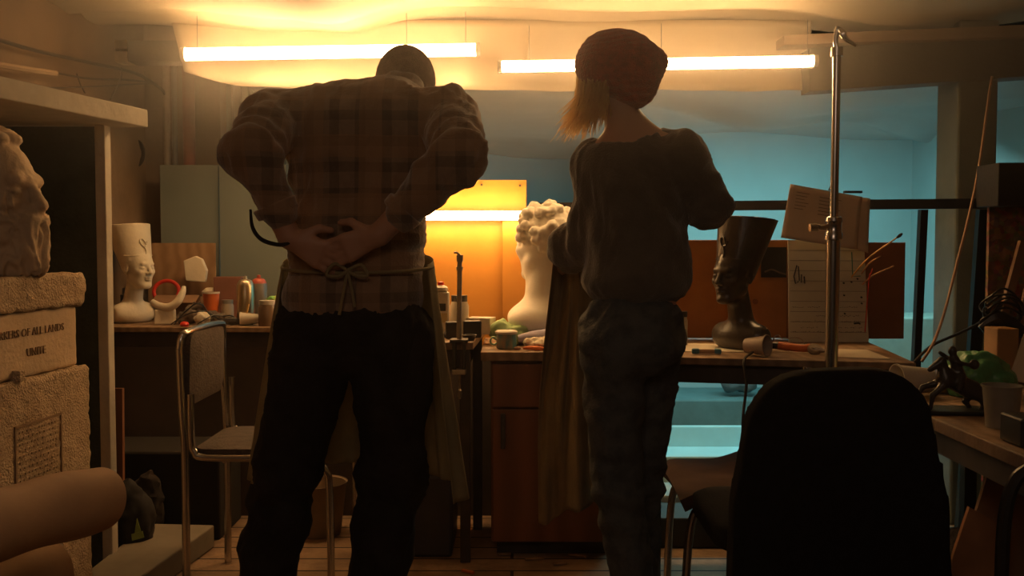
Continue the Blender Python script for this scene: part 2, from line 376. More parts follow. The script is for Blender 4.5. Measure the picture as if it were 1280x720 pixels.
# ================================================================== LAMPS
m_tube = M('lamp_glow', (1, .9, .75), .5, emit=(1.0, .58, .24), es=ES)
m_white = M('white_enamel', (.7, .66, .6), .5)
def lamp(pa, pb, label, r=.021, hang=None):
    pa, pb = np.array(pa), np.array(pb); c = (pa+pb)/2; d = (pb-pa)/np.linalg.norm(pb-pa)
    t = thing('fluorescent_lamp', label, 'lamp', c, 'fluorescent lamps')
    mk('lamp_tube', G().tube([pa+d*.015, pb-d*.015], r, 16, smooth=False), m_tube, t, smooth=True)
    for e, s_ in ((pa, 1), (pb, -1)): mk('end_cap', G().tube([e, e+d*.016*s_], r*1.12, 16, smooth=False), m_white, t, smooth=True)
    o = np.array([0, .042, .0]); g = G(); g.hexa(bar(pa+o, pb+o, .034, .025)); mk('lamp_housing', g, m_white, t)
    if hang:
        for h_ in hang:
            q = pa+(pb-pa)*h_+[0, .05, 0]; mk('hanging_wire', G().tube([q, q+[0, 0, .16]], .0015, 5, smooth=False), m_cable, t)
lamp(P(227, 68, 4.0), P(600, 62, 4.0), 'long glowing fluorescent lamp above the man in the checked shirt', r=.025, hang=(.04, .75, .95))
lamp(P(622, 83, 3.80), P(1022, 76, 3.76), 'long glowing fluorescent lamp behind the woman in the knitted hat', r=.020, hang=(.1, .52, .98))
lamp(P(500, 269.5, 4.02), P(664, 269.5, 4.02), 'short glowing fluorescent lamp on the orange board', r=.019)
# orange boards on the back edge of the desk
A, B = P(470, 225, 4.12), P(658, 430, 4.12)
t = thing('orange_board', 'orange plywood board standing behind the short glowing lamp', 'board', ((A[0]+B[0])/2, 4.12, .70))
mk('board', G().box(((A[0]+B[0])/2, 4.12, (A[2]+.70)/2), (B[0]-A[0], .012, A[2]-.70)), m_orange, t, bevel=.002)
for px, py in ((650, 232), (602, 231)):
    c = P(px, py, 4.112); mk('screw', G().tube([c, c+[0, -.006, 0]], .005, 8, smooth=False), m_cable, t)
A, B = P(628, 275, 4.09), P(760, 430, 4.09)
mk('orange_board', G().box(((A[0]+B[0])/2, 4.09, (A[2]+.70)/2), (B[0]-A[0], .010, A[2]-.70)), m_orange, bevel=.002, label='lower orange board behind the curly-haired plaster bust', cat='board')
A, B = P(800, 300, 3.56), P(985, 428, 3.56)
t = thing('orange_board', 'orange brown board standing behind the black crowned bust', 'board', ((A[0]+B[0])/2, 3.56, .79))
mk('board', G().box(((A[0]+B[0])/2, 3.56, (A[2]+.79)/2), (B[0]-A[0], .012, A[2]-.79)), M('rust_board', (.50, .22, .06), .6, col2=(.34, .13, .04), vs=3), t, bevel=.002)
for px, py, r in ((944, 377, .010), (936, 396, .006), (925, 340, .005)):
    c = P(px, py, 3.552); mk('knot', G().tube([c, c+[0, -.004, 0]], r, 10, smooth=False), m_brownboard, t)
A, B = P(985, 303, 3.54), P(1129, 428, 3.54)
mk('brown_board', G().box(((A[0]+B[0])/2, 3.54, (A[2]+.79)/2), (B[0]-A[0], .012, A[2]-.79)), m_brownboard, bevel=.002, label='dark brown board standing behind the ruled sheet and brushes', cat='board')
# ================================================================== DESKS, CABINET, CHAIRS
m_top = M('worn_desk_top', (.34, .22, .13), .6, col2=(.18, .11, .065), vs=7, bump=.25, bs=50, kind='wood')
m_edge = M('dark_desk_frame', (.05, .035, .028), .6, var=.3)
m_chrome = M('chrome', (.62, .58, .54), .22, metal=1, var=.05)
def desk(label, poly, z, th, legs, apron=.07, legmat=None, inset=.03, leg_r=.018):
    poly = [np.array([x, y, z-th]) for x, y in poly]; c = np.mean(poly, 0)
    t = thing('work_desk', label, 'desk', (c[0], c[1], 0))
    mk('desk_top', G().prism(poly, (0, 0, 1), th), m_top, t, bevel=.003)
    if apron:
        q = [c+(p-c)*(1-2*inset/np.linalg.norm(p-c)) for p in poly]; q = [np.array([p[0], p[1], z-th-apron]) for p in q]
        mk('desk_frame', G().prism(q, (0, 0, 1), apron-.001), m_edge, t)
    for x, y in legs:
        mk('leg', G().box((x, y, (z-th)/2), (leg_r*2, leg_r*2, z-th-.002)), legmat or m_edge, t, bevel=.002)
    return t
desk('long cluttered desk against the left wall under the white crowned bust', [(-1.73, 4.08), (-.74, 4.06), (-.74, 4.58), (-1.73, 4.60)], .785, .022, [(-1.68, 4.12), (-1.68, 4.52), (-.80, 4.52), (-.80, 4.12)], apron=.10)
desk('narrow wooden work desk carrying the upright metal clamp', [(-.54, 3.46), (-.135, 3.46), (-.108, 3.98), (-.54, 3.98)], .785, .026, [(-.49, 3.50), (-.165, 3.50), (-.135, 3.90), (-.49, 3.92)], apron=.08)
desk('dark wooden desk under the black crowned bust and papers', [(.41, 3.04), (1.17, 2.88), (1.26, 3.60), (.41, 3.60)], .785, .022, [(.45, 3.12), (1.13, 2.96), (1.2, 3.52), (.45, 3.52)], apron=.06)
desk('side desk along the right wall carrying the green plastic bag', [(.995, 1.15), (1.75, 1.15), (1.75, 2.84), (.995, 2.80)], .72, .03, [(1.7, 1.2), (1.7, 2.76), (1.04, 2.72)], apron=.06)
# low dark shelf behind the side desk
desk('low dark bench behind the side desk at the foot of the chipboard', [(1.32, 2.90), (2.2, 2.90), (2.2, 3.40), (1.32, 3.44)], .70, .03, [(1.36, 2.95), (2.15, 2.95), (1.36, 3.4), (2.15, 3.36)], apron=.2)
# cabinet
m_cab = M('brown_laminate', (.23, .085, .035), .42, col2=(.17, .06, .025), vs=3, kind='wood', stretch=(1, 1, .25))
X0, X1, Y0, Y1, H = -.075, .37, 3.53, 4.0, .715
t = thing('cabinet', 'brown wooden cabinet with a drawer over a door', 'cabinet', ((X0+X1)/2, (Y0+Y1)/2, 0))
xc, yc = (X0+X1)/2, (Y0+Y1)/2
mk('cabinet_body', G().box((xc, yc+.01, .06+(H-.06)/2), (X1-X0, Y1-Y0-.02, H-.06)), m_cab, t, bevel=.002)
mk('plinth', G().box((xc, yc+.03, .03), (X1-X0-.04, Y1-Y0-.06, .058)), m_edge, t)
mk('drawer', G().box((xc, Y0-.002, .625), (X1-X0-.012, .018, .155)), m_cab, t, bevel=.003)
dr = mk('door', G().box((xc, Y0-.002, .302), (X1-X0-.012, .018, .476)), m_cab, t, bevel=.003)
mk('handle', G().box((X0+.043, Y0-.022, .465), (.016, .022, .125)), m_edge, dr, bevel=.004)
mk('cabinet_top', G().box((xc-.01, yc-.01, H+.016), (X1-X0+.05, Y1-Y0+.05, .032)), m_top, t, bevel=.003)
mk('blue_storage_box', G().box((-.33, 3.71, .15), (.23, .34, .30), taper=1.05), M('dark_blue_plastic', (.06, .065, .10), .5), bevel=.012, label='dark blue box standing under the clamp desk', cat='box')

# left chair: chromed tube frame, padded back and seat
def rect_pad(c, ex, ey, ez, wx, wy, th, R=.04, bulge=.01, n=6):
    """rounded pad: plane axes ex,ey, thickness along ez"""
    c, ex, ey, ez = map(lambda a: np.array(a, float), (c, ex, ey, ez)); pts = []
    for sx, sy, a0 in ((1, 1, 0), (-1, 1, PI/2), (-1, -1, PI), (1, -1, 1.5*PI)):
        for k in range(n+1):
            a = a0+PI/2*k/n; pts.append(((wx/2-R)*sx+R*math.cos(a), (wy/2-R)*sy+R*math.sin(a)))
    pts = np.array(pts); V = []; m = len(pts)
    lv = [(-th/2, .94), (-th*.35, 1), (th*.35, 1), (th/2, .94), (th/2+bulge*.7, .6), (th/2+bulge, .2)]
    for h_, s_ in lv: V.append(c+np.outer(pts[:, 0]*s_, ex)+np.outer(pts[:, 1]*s_, ey)+ez*h_)
    f = [(i*m+j, i*m+(j+1) % m, (i+1)*m+(j+1) % m, (i+1)*m+j) for i in range(len(lv)-1) for j in range(m)]
    f += [tuple(range(m))[::-1], tuple((len(lv)-1)*m+j for j in range(m))]
    return G().add(np.vstack(V), f)
m_pad = M('grey_brown_upholstery', (.075, .055, .043), .85, var=.25, vs=30, bump=.5, bs=120)
t = thing('tube_chair', 'chrome tube chair with a grey brown pad left of the man', 'chair', (-.79, 3.3, 0))
ZS = .455; r = .0125
nb0 = P(226, 425, 3.1); 
for k, (Y, xb, xf, zt) in enumerate(((3.10, -1.015, -.572, .845), (3.49, -.995, -.553, .850))):
    # rear post rising into the back
    mk('rear_leg', G().tube([(xb-.01, Y, .002), (xb-.008, Y, .45), (xb-.015, Y, .62), (xb-.02, Y, .80)], r, 12), m_chrome, t, smooth=True)
    mk('side_rail', G().tube([(xb+.012, Y+.0, .66), (xb+.012, Y, .52), (xb+.022, Y, .478), (xb+.065, Y, .460), (xf-.10, Y, .458), (xf-.045, Y, .450), (xf-.010, Y, .415), (xf, Y, .35), (xf+.004, Y, .002)], r*.95, 12), m_chrome, t, smooth=True)
mk('back_frame', G().tube([(-1.035, 3.10, .80), (-1.03, 3.105, .835), (-1.02, 3.13, .85), (-1.01, 3.3, .856), (-1.01, 3.46, .85), (-1.012, 3.485, .835), (-1.014, 3.49, .80)], r, 12), m_chrome, t, smooth=True)
mk('backrest', rect_pad((-1.015, 3.295, .735), (0, 1, 0), (.03, 0, 1), (1, 0, -.03), .37, .23, .022, .05, .012), m_pad, t, smooth=True, auto=40)
mk('seat', rect_pad((-.785, 3.295, .478), (1, 0, 0), (0, 1, 0), (0, 0, 1), .43, .385, .022, .05, .01), m_pad, t, smooth=True, auto=40)
mk('stretcher', G().tube([(-.90, 3.10, .45), (-.90, 3.49, .45)], .009, 8, smooth=False), m_chrome, t, smooth=True)
mk('stretcher', G().tube([(-.66, 3.10, .45), (-.66, 3.49, .45)], .009, 8, smooth=False), m_chrome, t, smooth=True)

# right chair with brown seat (behind the office chair)
m_brownseat = M('brown_seat_leather', (.055, .028, .020), .85, spec=.2, var=.2, vs=12)
t = thing('tube_chair', 'brown seated chair on bent chrome legs beside the woman', 'chair', (.66, 2.8, 0))
def seatfn(u, v):
    x = .445+.355*u; y = 2.62+.42*v; z = .47+.055*max(0, (u-.45))**1.4*3+.015*math.cos((v-.5)*PI)-.02*max(0, .12-u)/.12
    return (x, y, z)
mk('seat', G().sheet(seatfn, 20, 14, -.035), m_brownseat, t, smooth=True, auto=50)
for Y, s_ in ((2.64, 0), (3.0, .01)):
    mk('leg', G().tube([(.462, Y, .002), (.466, Y, .22), (.477, Y, .37), (.50, Y, .425), (.55, Y, .437), (.60, Y, .425), (.645, Y, .40), (.665, Y, .36), (.66, Y, .31), (.62, Y, .22), (.50, Y, .002)] if s_ == 0 else [(.47, Y, .002), (.48, Y, .3), (.50, Y, .40), (.55, Y, .432), (.70, Y, .44), (.745, Y, .40), (.76, Y, .002)], .0115, 12), m_chrome, t, smooth=True)
mk('rear_leg', G().tube([(.75, 2.64, .002), (.765, 2.64, .5), (.79, 2.66, .80)], .0115, 12), m_chrome, t, smooth=True)

# foreground office chair (seen from behind)
m_black = M('black_fabric', (.010, .009, .010), .95, var=.2, vs=40, bump=.2, bs=200, spec=.2)
t = thing('office_chair', 'black upholstered office chair seen from behind at the front right', 'chair', (.70, 2.25, 0))
def ocb(p):
    return None
ob = S()
def backshape(p):
    x = (p[:, 0]-.70); z = p[:, 2]; zt = .872; zb = .18
    hw = .165+.055*np.clip((zt-z)/.30, 0, 1)**.8+.020*np.clip((zt-z)/.6, 0, 1)
    hw = np.where(z > zt-.001, .165, hw)
    top = z-(zt-.010-.10*(np.abs(x)/.2)**4+.010*(x/.2)); y = np.abs(p[:, 1]-(2.14-.10*x*x*4+.05*(z-.5)))-.035
    d = np.maximum(np.maximum(np.abs(x)-hw, top), y); return np.maximum(d, zb-z)*.8
mk('backrest', nets(backshape, (.42, 2.0, .15), (.98, 2.3, .92), .012), m_black, t, smooth=True, auto=0)
mk('seat', rect_pad((.70, 2.38, .47), (1, 0, 0), (0, 1, 0), (0, 0, 1), .48, .42, .06, .08, .02), m_black, t, smooth=True, auto=0)
mk('gas_column', G().tube([(.70, 2.42, .10), (.70, 2.42, .45)], .03, 14, smooth=False), m_blackmetal, t, smooth=True)
for k in range(5):
    a = 2*PI*k/5+.3; e = np.array([.70+.28*math.cos(a), 2.42+.28*math.sin(a), .065])
    lg = mk('leg', G().tube([(.70, 2.42, .12), e], [.028, .016], 8, smooth=False), m_blackmetal, t, smooth=True)
    mk('caster', G().tube([e+[-.012, 0, -.035], e+[.012, 0, -.035]], .028, 12, smooth=False), m_black, lg, smooth=True)
mk('back_bracket', G().tube([(.70, 2.2, .44), (.70, 2.16, .40), (.70, 2.13, .5)], .02, 8), m_blackmetal, t)
# light stand
t = thing('light_stand', 'tall chrome studio light stand with a clamp by the papers', 'stand', (P(1040, 455, 2.83)[0], 2.83, 0))
A, B, C = P(1046, 66, 2.83), P(1042, 243, 2.83), P(1039, 458, 2.83); xs = A[0]
bx_ = C[0]
def lerpz(z):
    return np.array([bx_+(A[0]-bx_)*(z-C[2])/(A[2]-C[2]), 2.83, z])
z1 = P(1042, 285, 2.83)[2]
mk('pole', G().tube([lerpz(.30), lerpz(z1)], .0185, 16, smooth=False), m_chrome, t, smooth=True)
mk('pole', G().tube([lerpz(z1), lerpz(A[2])], .0115, 16, smooth=False), m_chrome, t, smooth=True)
zc = P(1042, 288, 2.83)[2]
cl = mk('clamp_collar', G().lathe([(.020, -.028), (.024, -.026), (.024, -.01), (.021, -.004), (.021, .02), (.024, .026), (.022, .036), (.016, .04)], lerpz(zc), 18, caps=True), m_chrome, t, smooth=True)
q = lerpz(zc+.012); mk('clamp_knob', G().tube([q, q+[-.03, -.01, -.003], q+[-.045, -.012, -.003], q+[-.050, -.012, -.003], q+[-.072, -.014, -.004]], [.008, .008, .008, .012, .011], 10, sub=2), m_chrome, cl, smooth=True)
q = A.copy(); mk('end_collar', G().tube([q+[0, 0, -.01], q+[0, 0, .014]], .017, 14, smooth=False), m_chrome, t, smooth=True)
h1 = mk('grip_head', G().tube([q+[0, 0, .01], q+[-.004, 0, .035], q+[0, 0, .06], q+[.004, 0, .07]], [.009, .007, .007, .01], 10), m_chrome, t, smooth=True)
mk('wing_handle', G().tube([q+[.002, 0, .068], q+[.012, -.01, .052], q+[.022, -.012, .035], q+[.05, -.012, .018]], [.006, .010, .007, .005], 8), m_chrome, h1, smooth=True)
for k in range(3):
    a = 2*PI*k/3+.5; b0 = lerpz(.36); mk('leg', G().tube([b0+[.02*math.cos(a), .02*math.sin(a), 0], (bx_+.05*math.cos(a), 2.83+.05*math.sin(a), .05), (bx_+.13*math.cos(a), 2.83+.13*math.sin(a), .01)], .009, 8), m_chrome, t, smooth=True)
# ---- left shelf, panel, plinth
m_pale = M('pale_polystyrene', (.50, .46, .38), .85, var=.12, vs=8, bump=.3, bs=40)
m_green = M('dark_green_board', (.045, .060, .052), .9, var=.25, vs=10, bump=.4, bs=90)
t = thing('display_alcove', 'pale topped alcove with a dark green back behind the bearded bust', 'shelf unit', (-1.55, 3.3, 0))
a, b = P(0, 95, 2.70), P(185, 137, 3.40); a2, b2_ = P(0, 122, 2.70), P(185, 160, 3.40)
L_ = -1.745
za, zb = (a[2]+b[2])/2, (a2[2]+b2_[2])/2
e = np.array([-1.5, 2.4])
mk('shelf_top', G().prism([(L_, 1.9, zb), (a[0]+(a[0]-b[0])*.8/.7*1., 1.9, zb), (b[0], 3.40, zb), (L_, 3.40, zb)], (0, 0, 1), za-zb), m_pale, t, bevel=.004)
Ap = P(121, 300, 3.32); Bp = P(134, 300, 3.32)
mk('back_panel', G().box(((L_+Ap[0])/2, 3.335, zb/2-.002), (Ap[0]-L_-.001, .02, zb-.006)), m_green, t)
mk('edge_board', G().box(((Ap[0]+Bp[0])/2, 3.34, zb/2), (Bp[0]-Ap[0], .05, zb-.002)), m_pale, t, bevel=.003)
# plinth
m_stone = M('sandy_plaster', (.60, .45, .29), .9, col2=(.48, .35, .22), vs=14, bump=.9, bs=160)
m_stone2 = M('smooth_plaster', (.62, .47, .31), .85, var=.08, vs=9, bump=.25, bs=80)
t = thing('plinth', 'sandy block plinth with carved lettering under the bearded bust', 'plinth', (-1.42, 2.65, 0))
ang = math.atan2(.038, .39)   # face turned slightly
Rp = rotm(0, 0, -ang)
def pbox(y0, y1, z0, z1, off, m, name, rough=0):
    xf_ = -1.254-off; w = .42
    nx, ny, nz = 3, max(2, int((y1-y0)/.012)), max(2, int((z1-z0)/.012))
    def sd(p):
        q = (p-np.array([-1.235, 2.65, 0]))@Rp
        c = np.array([-off-w/2, (y0+y1)/2-2.65, (z0+z1)/2]); h_ = np.array([w/2, (y1-y0)/2, (z1-z0)/2])
        return bx(c, h_, .006)(q)
    disp = (lambda V, N: rough*fbm(V, 70, 3, 2)+rough*.6*vn(V, 28, 9)) if rough else None
    return nets(sd, (-1.75, y0-.1, z0), (-1.15, y1+.1, z1), .0075, disp)
zt0 = P(105, 341, 2.84)[2]; zt1 = P(105, 381, 2.84)[2]; zt2 = P(105, 456, 2.84)[2]
mk('cap_block', pbox(2.36, 2.85, zt1, zt0, 0.0, m_stone, '', .004), m_stone, t, smooth=True, auto=0)
ib = mk('inscription_block', pbox(2.38, 2.82, zt2, zt1-.001, .012, m_stone2, '', .0006), m_stone2, t, smooth=True, auto=0)
mk('base_block', pbox(2.36, 2.86, .002, zt2-.001, 0.0, m_stone, '', .003), m_stone, t, smooth=True, auto=0)
def face_text(txt, s, yc_, zc_, off, m, parent, name, ext=.0025):
    cu_ = bpy.data.curves.new('t', 'FONT'); cu_.body = txt; cu_.size = s; cu_.align_x = 'CENTER'; cu_.align_y = 'CENTER'; cu_.extrude = ext; cu_.space_character = 1.05; cu_.resolution_u = 3
    o = bpy.data.objects.new('t', cu_); COL.objects.link(o); bpy.context.view_layer.update()
    dg = bpy.context.evaluated_depsgraph_get(); me = bpy.data.meshes.new_from_object(o.evaluated_get(dg)); bpy.data.objects.remove(o)
    v = np.array([x.co[:] for x in me.vertices]); f = [tuple(p.vertices) for p in me.polygons]
    # text x -> +Y (read towards the wall), text y -> +Z, text normal -> +X
    q = np.stack([v[:, 2]-off, v[:, 0]+yc_-2.65, v[:, 1]+zc_], 1); w = q@Rp.T+np.array([-1.235, 2.65, 0])
    return mk(name, G().add(w, f), m, parent)
m_carve = M('carved_brown', (.27, .175, .10), .9)
zc1 = (zt1*.62+zt2*.38); 
face_text('WORKERS OF ALL LANDS', .029, 2.575, zt1-.055, .012, m_carve, t, 'inscription')
face_text('UNITE', .030, 2.615, zt1-.108, .012, m_carve, t, 'inscription')
# recessed tablet with rows of tiny marks
def pf(y, z, o): return np.array([[o, y-2.65, z]])@Rp.T+np.array([-1.235, 2.65, 0])
g = G(); zp = P(60, 520, 2.65)[2]
for (ya, yb, z0, z1) in ((2.49, 2.496, .36, zp), (2.70, 2.706, .36, zp), (2.49, 2.706, zp-.006, zp)):
    ps = np.vstack([pf(ya, z0, -.002), pf(yb, z0, -.002), pf(yb, z1, -.002), pf(ya, z1, -.002)]); g.prism(ps, Rp@np.array([1, 0, 0]), .0055)
mk('tablet_frame', g, m_carve, t)
g = G(); rr = random.Random(3)
for k in range(15):
    z = zp-.022-k*.0155; y = 2.51
    while y < 2.685:
        w = rr.uniform(.006, .02); ps = np.vstack([pf(y, z, 0), pf(min(y+w, 2.69), z, 0), pf(min(y+w, 2.69), z+.005, 0), pf(y, z+.005, 0)]); g.prism(ps, Rp@np.array([1, 0, 0]), .003); y += w+.005
mk('tablet_lettering', g, M('tablet_marks', (.36, .26, .16), .9), t)
cpos = pf(2.52, zt2+.012, -.006)[0]
mk('small_block', G().box(cpos, (.03, .028, .028), rz=-ang), m_stone, t, bevel=.002)
# foreground rolls
m_vinyl = M('tan_sheet', (.55, .34, .19), .75, var=.08, vs=6, bump=.12, bs=30)
def roll(a, b, r, label, turns=1.15, th=.005, flare=0):
    a, b = np.array(a), np.array(b); d = (b-a)/np.linalg.norm(b-a); u = np.cross(d, [0, 0, 1]); u /= np.linalg.norm(u); w = np.cross(u, d)
    def fn(s_, v):
        an = -2.2+turns*2*PI*s_; rad = r*(1-.10*s_)*(1+flare*v*v*.0)+.003*math.sin(9*v+3*s_); c = a+(b-a)*(v+ .015*math.sin(an*1.3)*(v > .9))
        return c+rad*(math.cos(an)*u+math.sin(an)*w)
    return mk('sheet_roll', G().sheet(fn, 60, 24, th), m_vinyl, smooth=True, auto=60, label=label, cat='roll', loc=tuple((a+b)/2))
A, B = P(-60, 668, 1.62), P(124, 622, 1.98)
roll(A, B, .066, 'upper tan rolled sheet lying across the bottom left corner')
A, B = P(-70, 790, 1.75), P(62, 708, 2.0)
roll(A, B, .062, 'lower tan rolled sheet below the long one at bottom left')
mk('roll_bin', G().lathe([(.17, 0), (.18, .01), (.19, .36), (.183, .36), (.172, .02), (.0, .02)], (-.98, 1.75, 0), 28), M('brown_carton', (.2, .12, .07), .85), smooth=True, label='brown round bin under the tan rolls at bottom left', cat='bin')
# ================================================================== BUSTS
def head_shape(s, sc=1.0, o=(0, 0, 0), R=None, ears=True, neck=True, k=1.0, eyes=True, brow=1.0):
    """life-size head about its centre, face towards +X; sc scales, R turns, o moves"""
    o = np.array(o, float); R = np.eye(3) if R is None else R
    T = lambda p: o+sc*(R@np.array(p, float)); r = lambda v: np.array(v)*sc; K = .02*sc*k
    s.u(el(T((-.015, 0, .032)), r((.098, .076, .084)), R), K)
    s.u(el(T((.028, 0, -.028)), r((.060, .060, .086)), R), .03*sc)
    s.u(rc(T((.0, .050, -.055)), T((.062, .016, -.098)), .017*sc, .017*sc), K); s.u(rc(T((.0, -.050, -.055)), T((.062, -.016, -.098)), .017*sc, .017*sc), K)
    s.u(el(T((.068, 0, -.096)), r((.020, .022, .017)), R), .014*sc)
    for q in (-1, 1):
        s.u(el(T((.056, .040*q, -.022)), r((.022, .020, .018)), R), .018*sc)
        s.d(el(T((.098, .033*q, .000)), r((.022, .021, .014)), R), .010*sc)
    s.u(rc(T((.078, -.030, .022)), T((.078, .030, .022)), .011*sc*brow), .012*sc)
    if eyes:
        for q in (-1, 1):
            s.u(el(T((.073, .031*q, .001)), r((.0135, .0155, .0095)), R), .003*sc)
            s.u(rc(T((.080, .019*q, .006)), T((.074, .045*q, .004)), .0035*sc, .003*sc), .004*sc)
            s.u(rc(T((.080, .019*q, -.006)), T((.075, .043*q, -.006)), .0028*sc, .002*sc), .004*sc)
    s.u(rc(T((.084, 0, .014)), T((.106, 0, -.026)), .0075*sc, .0105*sc), .007*sc)
    for q in (-1, 1): s.u(el(T((.094, .012*q, -.030)), r((.010, .008, .008)), R), .004*sc)
    s.d(rc(T((.096, -.022, -.0585)), T((.096, .022, -.0585)), .0022*sc), .004*sc)
    s.u(rc(T((.086, -.019, -.0535)), T((.092, 0, -.0525)), .0045*sc, .006*sc), .004*sc); s.u(rc(T((.086, .019, -.0535)), T((.092, 0, -.0525)), .0045*sc, .006*sc), .004*sc)
    s.u(rc(T((.083, -.015, -.0655)), T((.088, 0, -.0655)), .005*sc, .007*sc), .004*sc); s.u(rc(T((.083, .015, -.0655)), T((.088, 0, -.0655)), .005*sc, .007*sc), .004*sc)
    if ears:
        for q in (-1, 1):
            s.u(el(T((-.012, .076*q, -.004)), r((.018, .008, .030)), R), .006*sc)
            s.d(el(T((-.008, .084*q, .000)), r((.009, .006, .016)), R), .004*sc)
    return T
# tall-crowned bust
def crowned(loc, yaw, mat, label, cat='bust', S_=1.0, detail=True):
    s = S()
    s.u(rc((-.005, 0, .20), (-.035, 0, .075), .036, .043), .02)
    s.u(el((-.03, 0, .035), (.062, .098, .055)), .03)
    s.u(rc((-.03, -.075, .045), (-.03, .075, .045), .036, .036), .03)
    s.d(bx((0, 0, -.05), (.3, .3, .05), .001), .002)
    # cut the shoulders square like a museum bust
    s.i(bx((-.03, 0, .22), (.085, .104, .30), .01), .004)
    head_shape(s, .80, (.012, 0, .245), ears=True)
    def crown(p):
        t = np.clip((p[:, 2]-.285)/.150, -.8, 1); cx = -.012-.052*t; rx = .078+.030*t; ry = .070+.026*t
        d = (np.sqrt(((p[:, 0]-cx)/rx)**2+(p[:, 1]/ry)**2)-1)*np.minimum(rx, ry)*.93
        zz = p[:, 2]-.09*(p[:, 0]+.03); top = zz-.438; bot = (.283+.55*np.minimum(0, p[:, 0]-.02)*1.0)-p[:, 2]
        bot = (.292+.62*(p[:, 0]-.06)).clip(.17, .295)-p[:, 2]
        return np.maximum(np.maximum(d, top), bot)*.9
    s.u(crown, .003)
    R = rotm(0, 0, yaw)
    g = nets(s, (-.16, -.12, 0), (.11, .12, .46), .0042)
    g.v = [(g.v[0]*S_)@R.T+np.array(loc)]
    t = thing('crowned_bust', label, cat, loc)
    mk('bust', g, mat, t, smooth=True, auto=0)
    # relief band and small looped ornament on the front of the crown
    def cpt(a, z, off=.0015):
        t_ = np.clip((z-.285)/.150, 0, 1); cx = -.012-.052*t_; rx = .078+.030*t_; ry = .070+.026*t_
        return np.array([cx+(rx+off)*math.cos(a), (ry+off)*math.sin(a), z])
    g = G()
    g.tube([cpt(a, .300) for a in np.linspace(-1.3, 1.3, 16)], .0018, 5, sub=2)
    g.tube([cpt(a, .345+.006*math.sin(3*a)) for a in np.linspace(-.06, .06, 3)], .003, 5, sub=2)
    g.tube([cpt(.0, .305, .002), cpt(.02, .325, .004), cpt(-.08, .34, .003), cpt(-.22, .352, .003), cpt(-.26, .368, .003), cpt(-.12, .374, .003), cpt(.0, .362, .005), cpt(.08, .350, .004), cpt(.15, .362, .003)], .003, 6, sub=5)
    g.v = [(v*S_)@R.T+np.array(loc) for v in g.v]
    mk('crown_ornament', g, mat, t, smooth=True)
    return t
m_plasterw = M('white_plaster', (.74, .66, .52), .8, var=.06, vs=12, bump=.12, bs=60)
m_dark = M('black_clay', (.055, .044, .037), .3, var=.25, vs=10, bump=.15, bs=70)
b = P(172, 405, 4.30)
crowned((b[0], 4.30, .786), -.55, m_plasterw, 'white plaster bust with a tall flat-topped crown on the left desk', S_=.96)
b = P(915, 430, 3.22)
crowned((b[0]+.01, 3.22, .789), PI+.68, m_dark, 'glossy black bust with a tall flat-topped crown on the right desk', S_=.965)
# curly-haired plaster bust
s = S(); yaw = 2.30; R = rotm(0, .0, yaw)
T = head_shape(s, 1.18, (0, 0, .315), eyes=True, ears=False)
s.u(rc((-.02, .0, .27), (-.012, .01, .10), .060, .074), .03); s.u(rc((.012, .045, .24), (.045, .015, .09), .016, .020), .03); s.u(el((-.02, 0, .035), (.10, .175, .070)), .04); s.u(el((.05, 0, .045), (.06, .12, .05)), .04)
s.d(bx((0, 0, -.05), (.4, .4, .05), .001), .002)
rr = np.random.default_rng(5)
for k in range(105):
    a = rr.uniform(-PI, PI); zz = rr.uniform(-.55, 1.0)
    dr = np.array([math.cos(a)*math.sqrt(1-zz*zz), math.sin(a)*math.sqrt(1-zz*zz), zz])
    if dr[0] > .45 and zz < .42: continue
    c = np.array([-.018, 0, .352])+dr*np.array([.124, .102, .104]); s.u(el(c, np.full(3, rr.uniform(.014, .024))), .006)
g = nets(s, (-.2, -.2, 0), (.2, .2, .5), .0055, disp=lambda V, N: .004*vn(V, 70, 3)*(V[:, 2] > .30)*(V[:, 0] < .07))
loc = np.array([P(680, 405, 3.86)[0], 3.86, .80])
g.v = [(g.v[0]*1.04)@R.T+loc]
m_bustw = M('bright_plaster', (.80, .74, .62), .75, var=.05, vs=10, bump=.1)
mk('curly_haired_bust', g, m_bustw, smooth=True, auto=0, loc=loc, label='large white plaster bust with curly hair on the cabinet', cat='bust')
mk('wooden_block', G().box((loc[0]+.0, 3.87, .773), (.25, .2, .050)), m_top, bevel=.003, label='low wooden block under the curly-haired plaster bust', cat='block')
# bearded bust (large, looking right)
s = S(); sc = 1.42
o = (0, 0, .225)
head_shape(s, sc, o, ears=True, brow=1.5)
hs = .225
rr = np.random.default_rng(11)
# hair
for k in range(120):
    a = rr.uniform(.5, 2*PI-.5); zz = rr.uniform(-.5, 1)
    dr = np.array([math.cos(a)*math.sqrt(1-zz*zz), math.sin(a)*math.sqrt(1-zz*zz), zz])
    if dr[0] > .30 and zz < .80: continue
    c = np.array([-.025, 0, hs+.045])+dr*np.array([.142, .122, .128]); s.u(el(c, np.full(3, rr.uniform(.018, .032))), .012)
for q in (-1, 1):
    s.u(el((.035, .03*q, hs+.150), (.045, .035, .022)), .012); s.u(el((.0, .055*q, hs+.155), (.05, .04, .03)), .012)
# heavier nose, deep-set eyes
s.u(rc((.124, 0, hs+.028), (.158, 0, hs-.034), .011, .018), .008)
for q in (-1, 1): s.d(el((.140, .045*q, hs+.004), (.026, .026, .018)), .010); s.u(el((.108, .044*q, hs+.003), (.015, .020, .012)), .004); s.u(el((.142, .017*q, hs-.040), (.014, .012, .011)), .005)
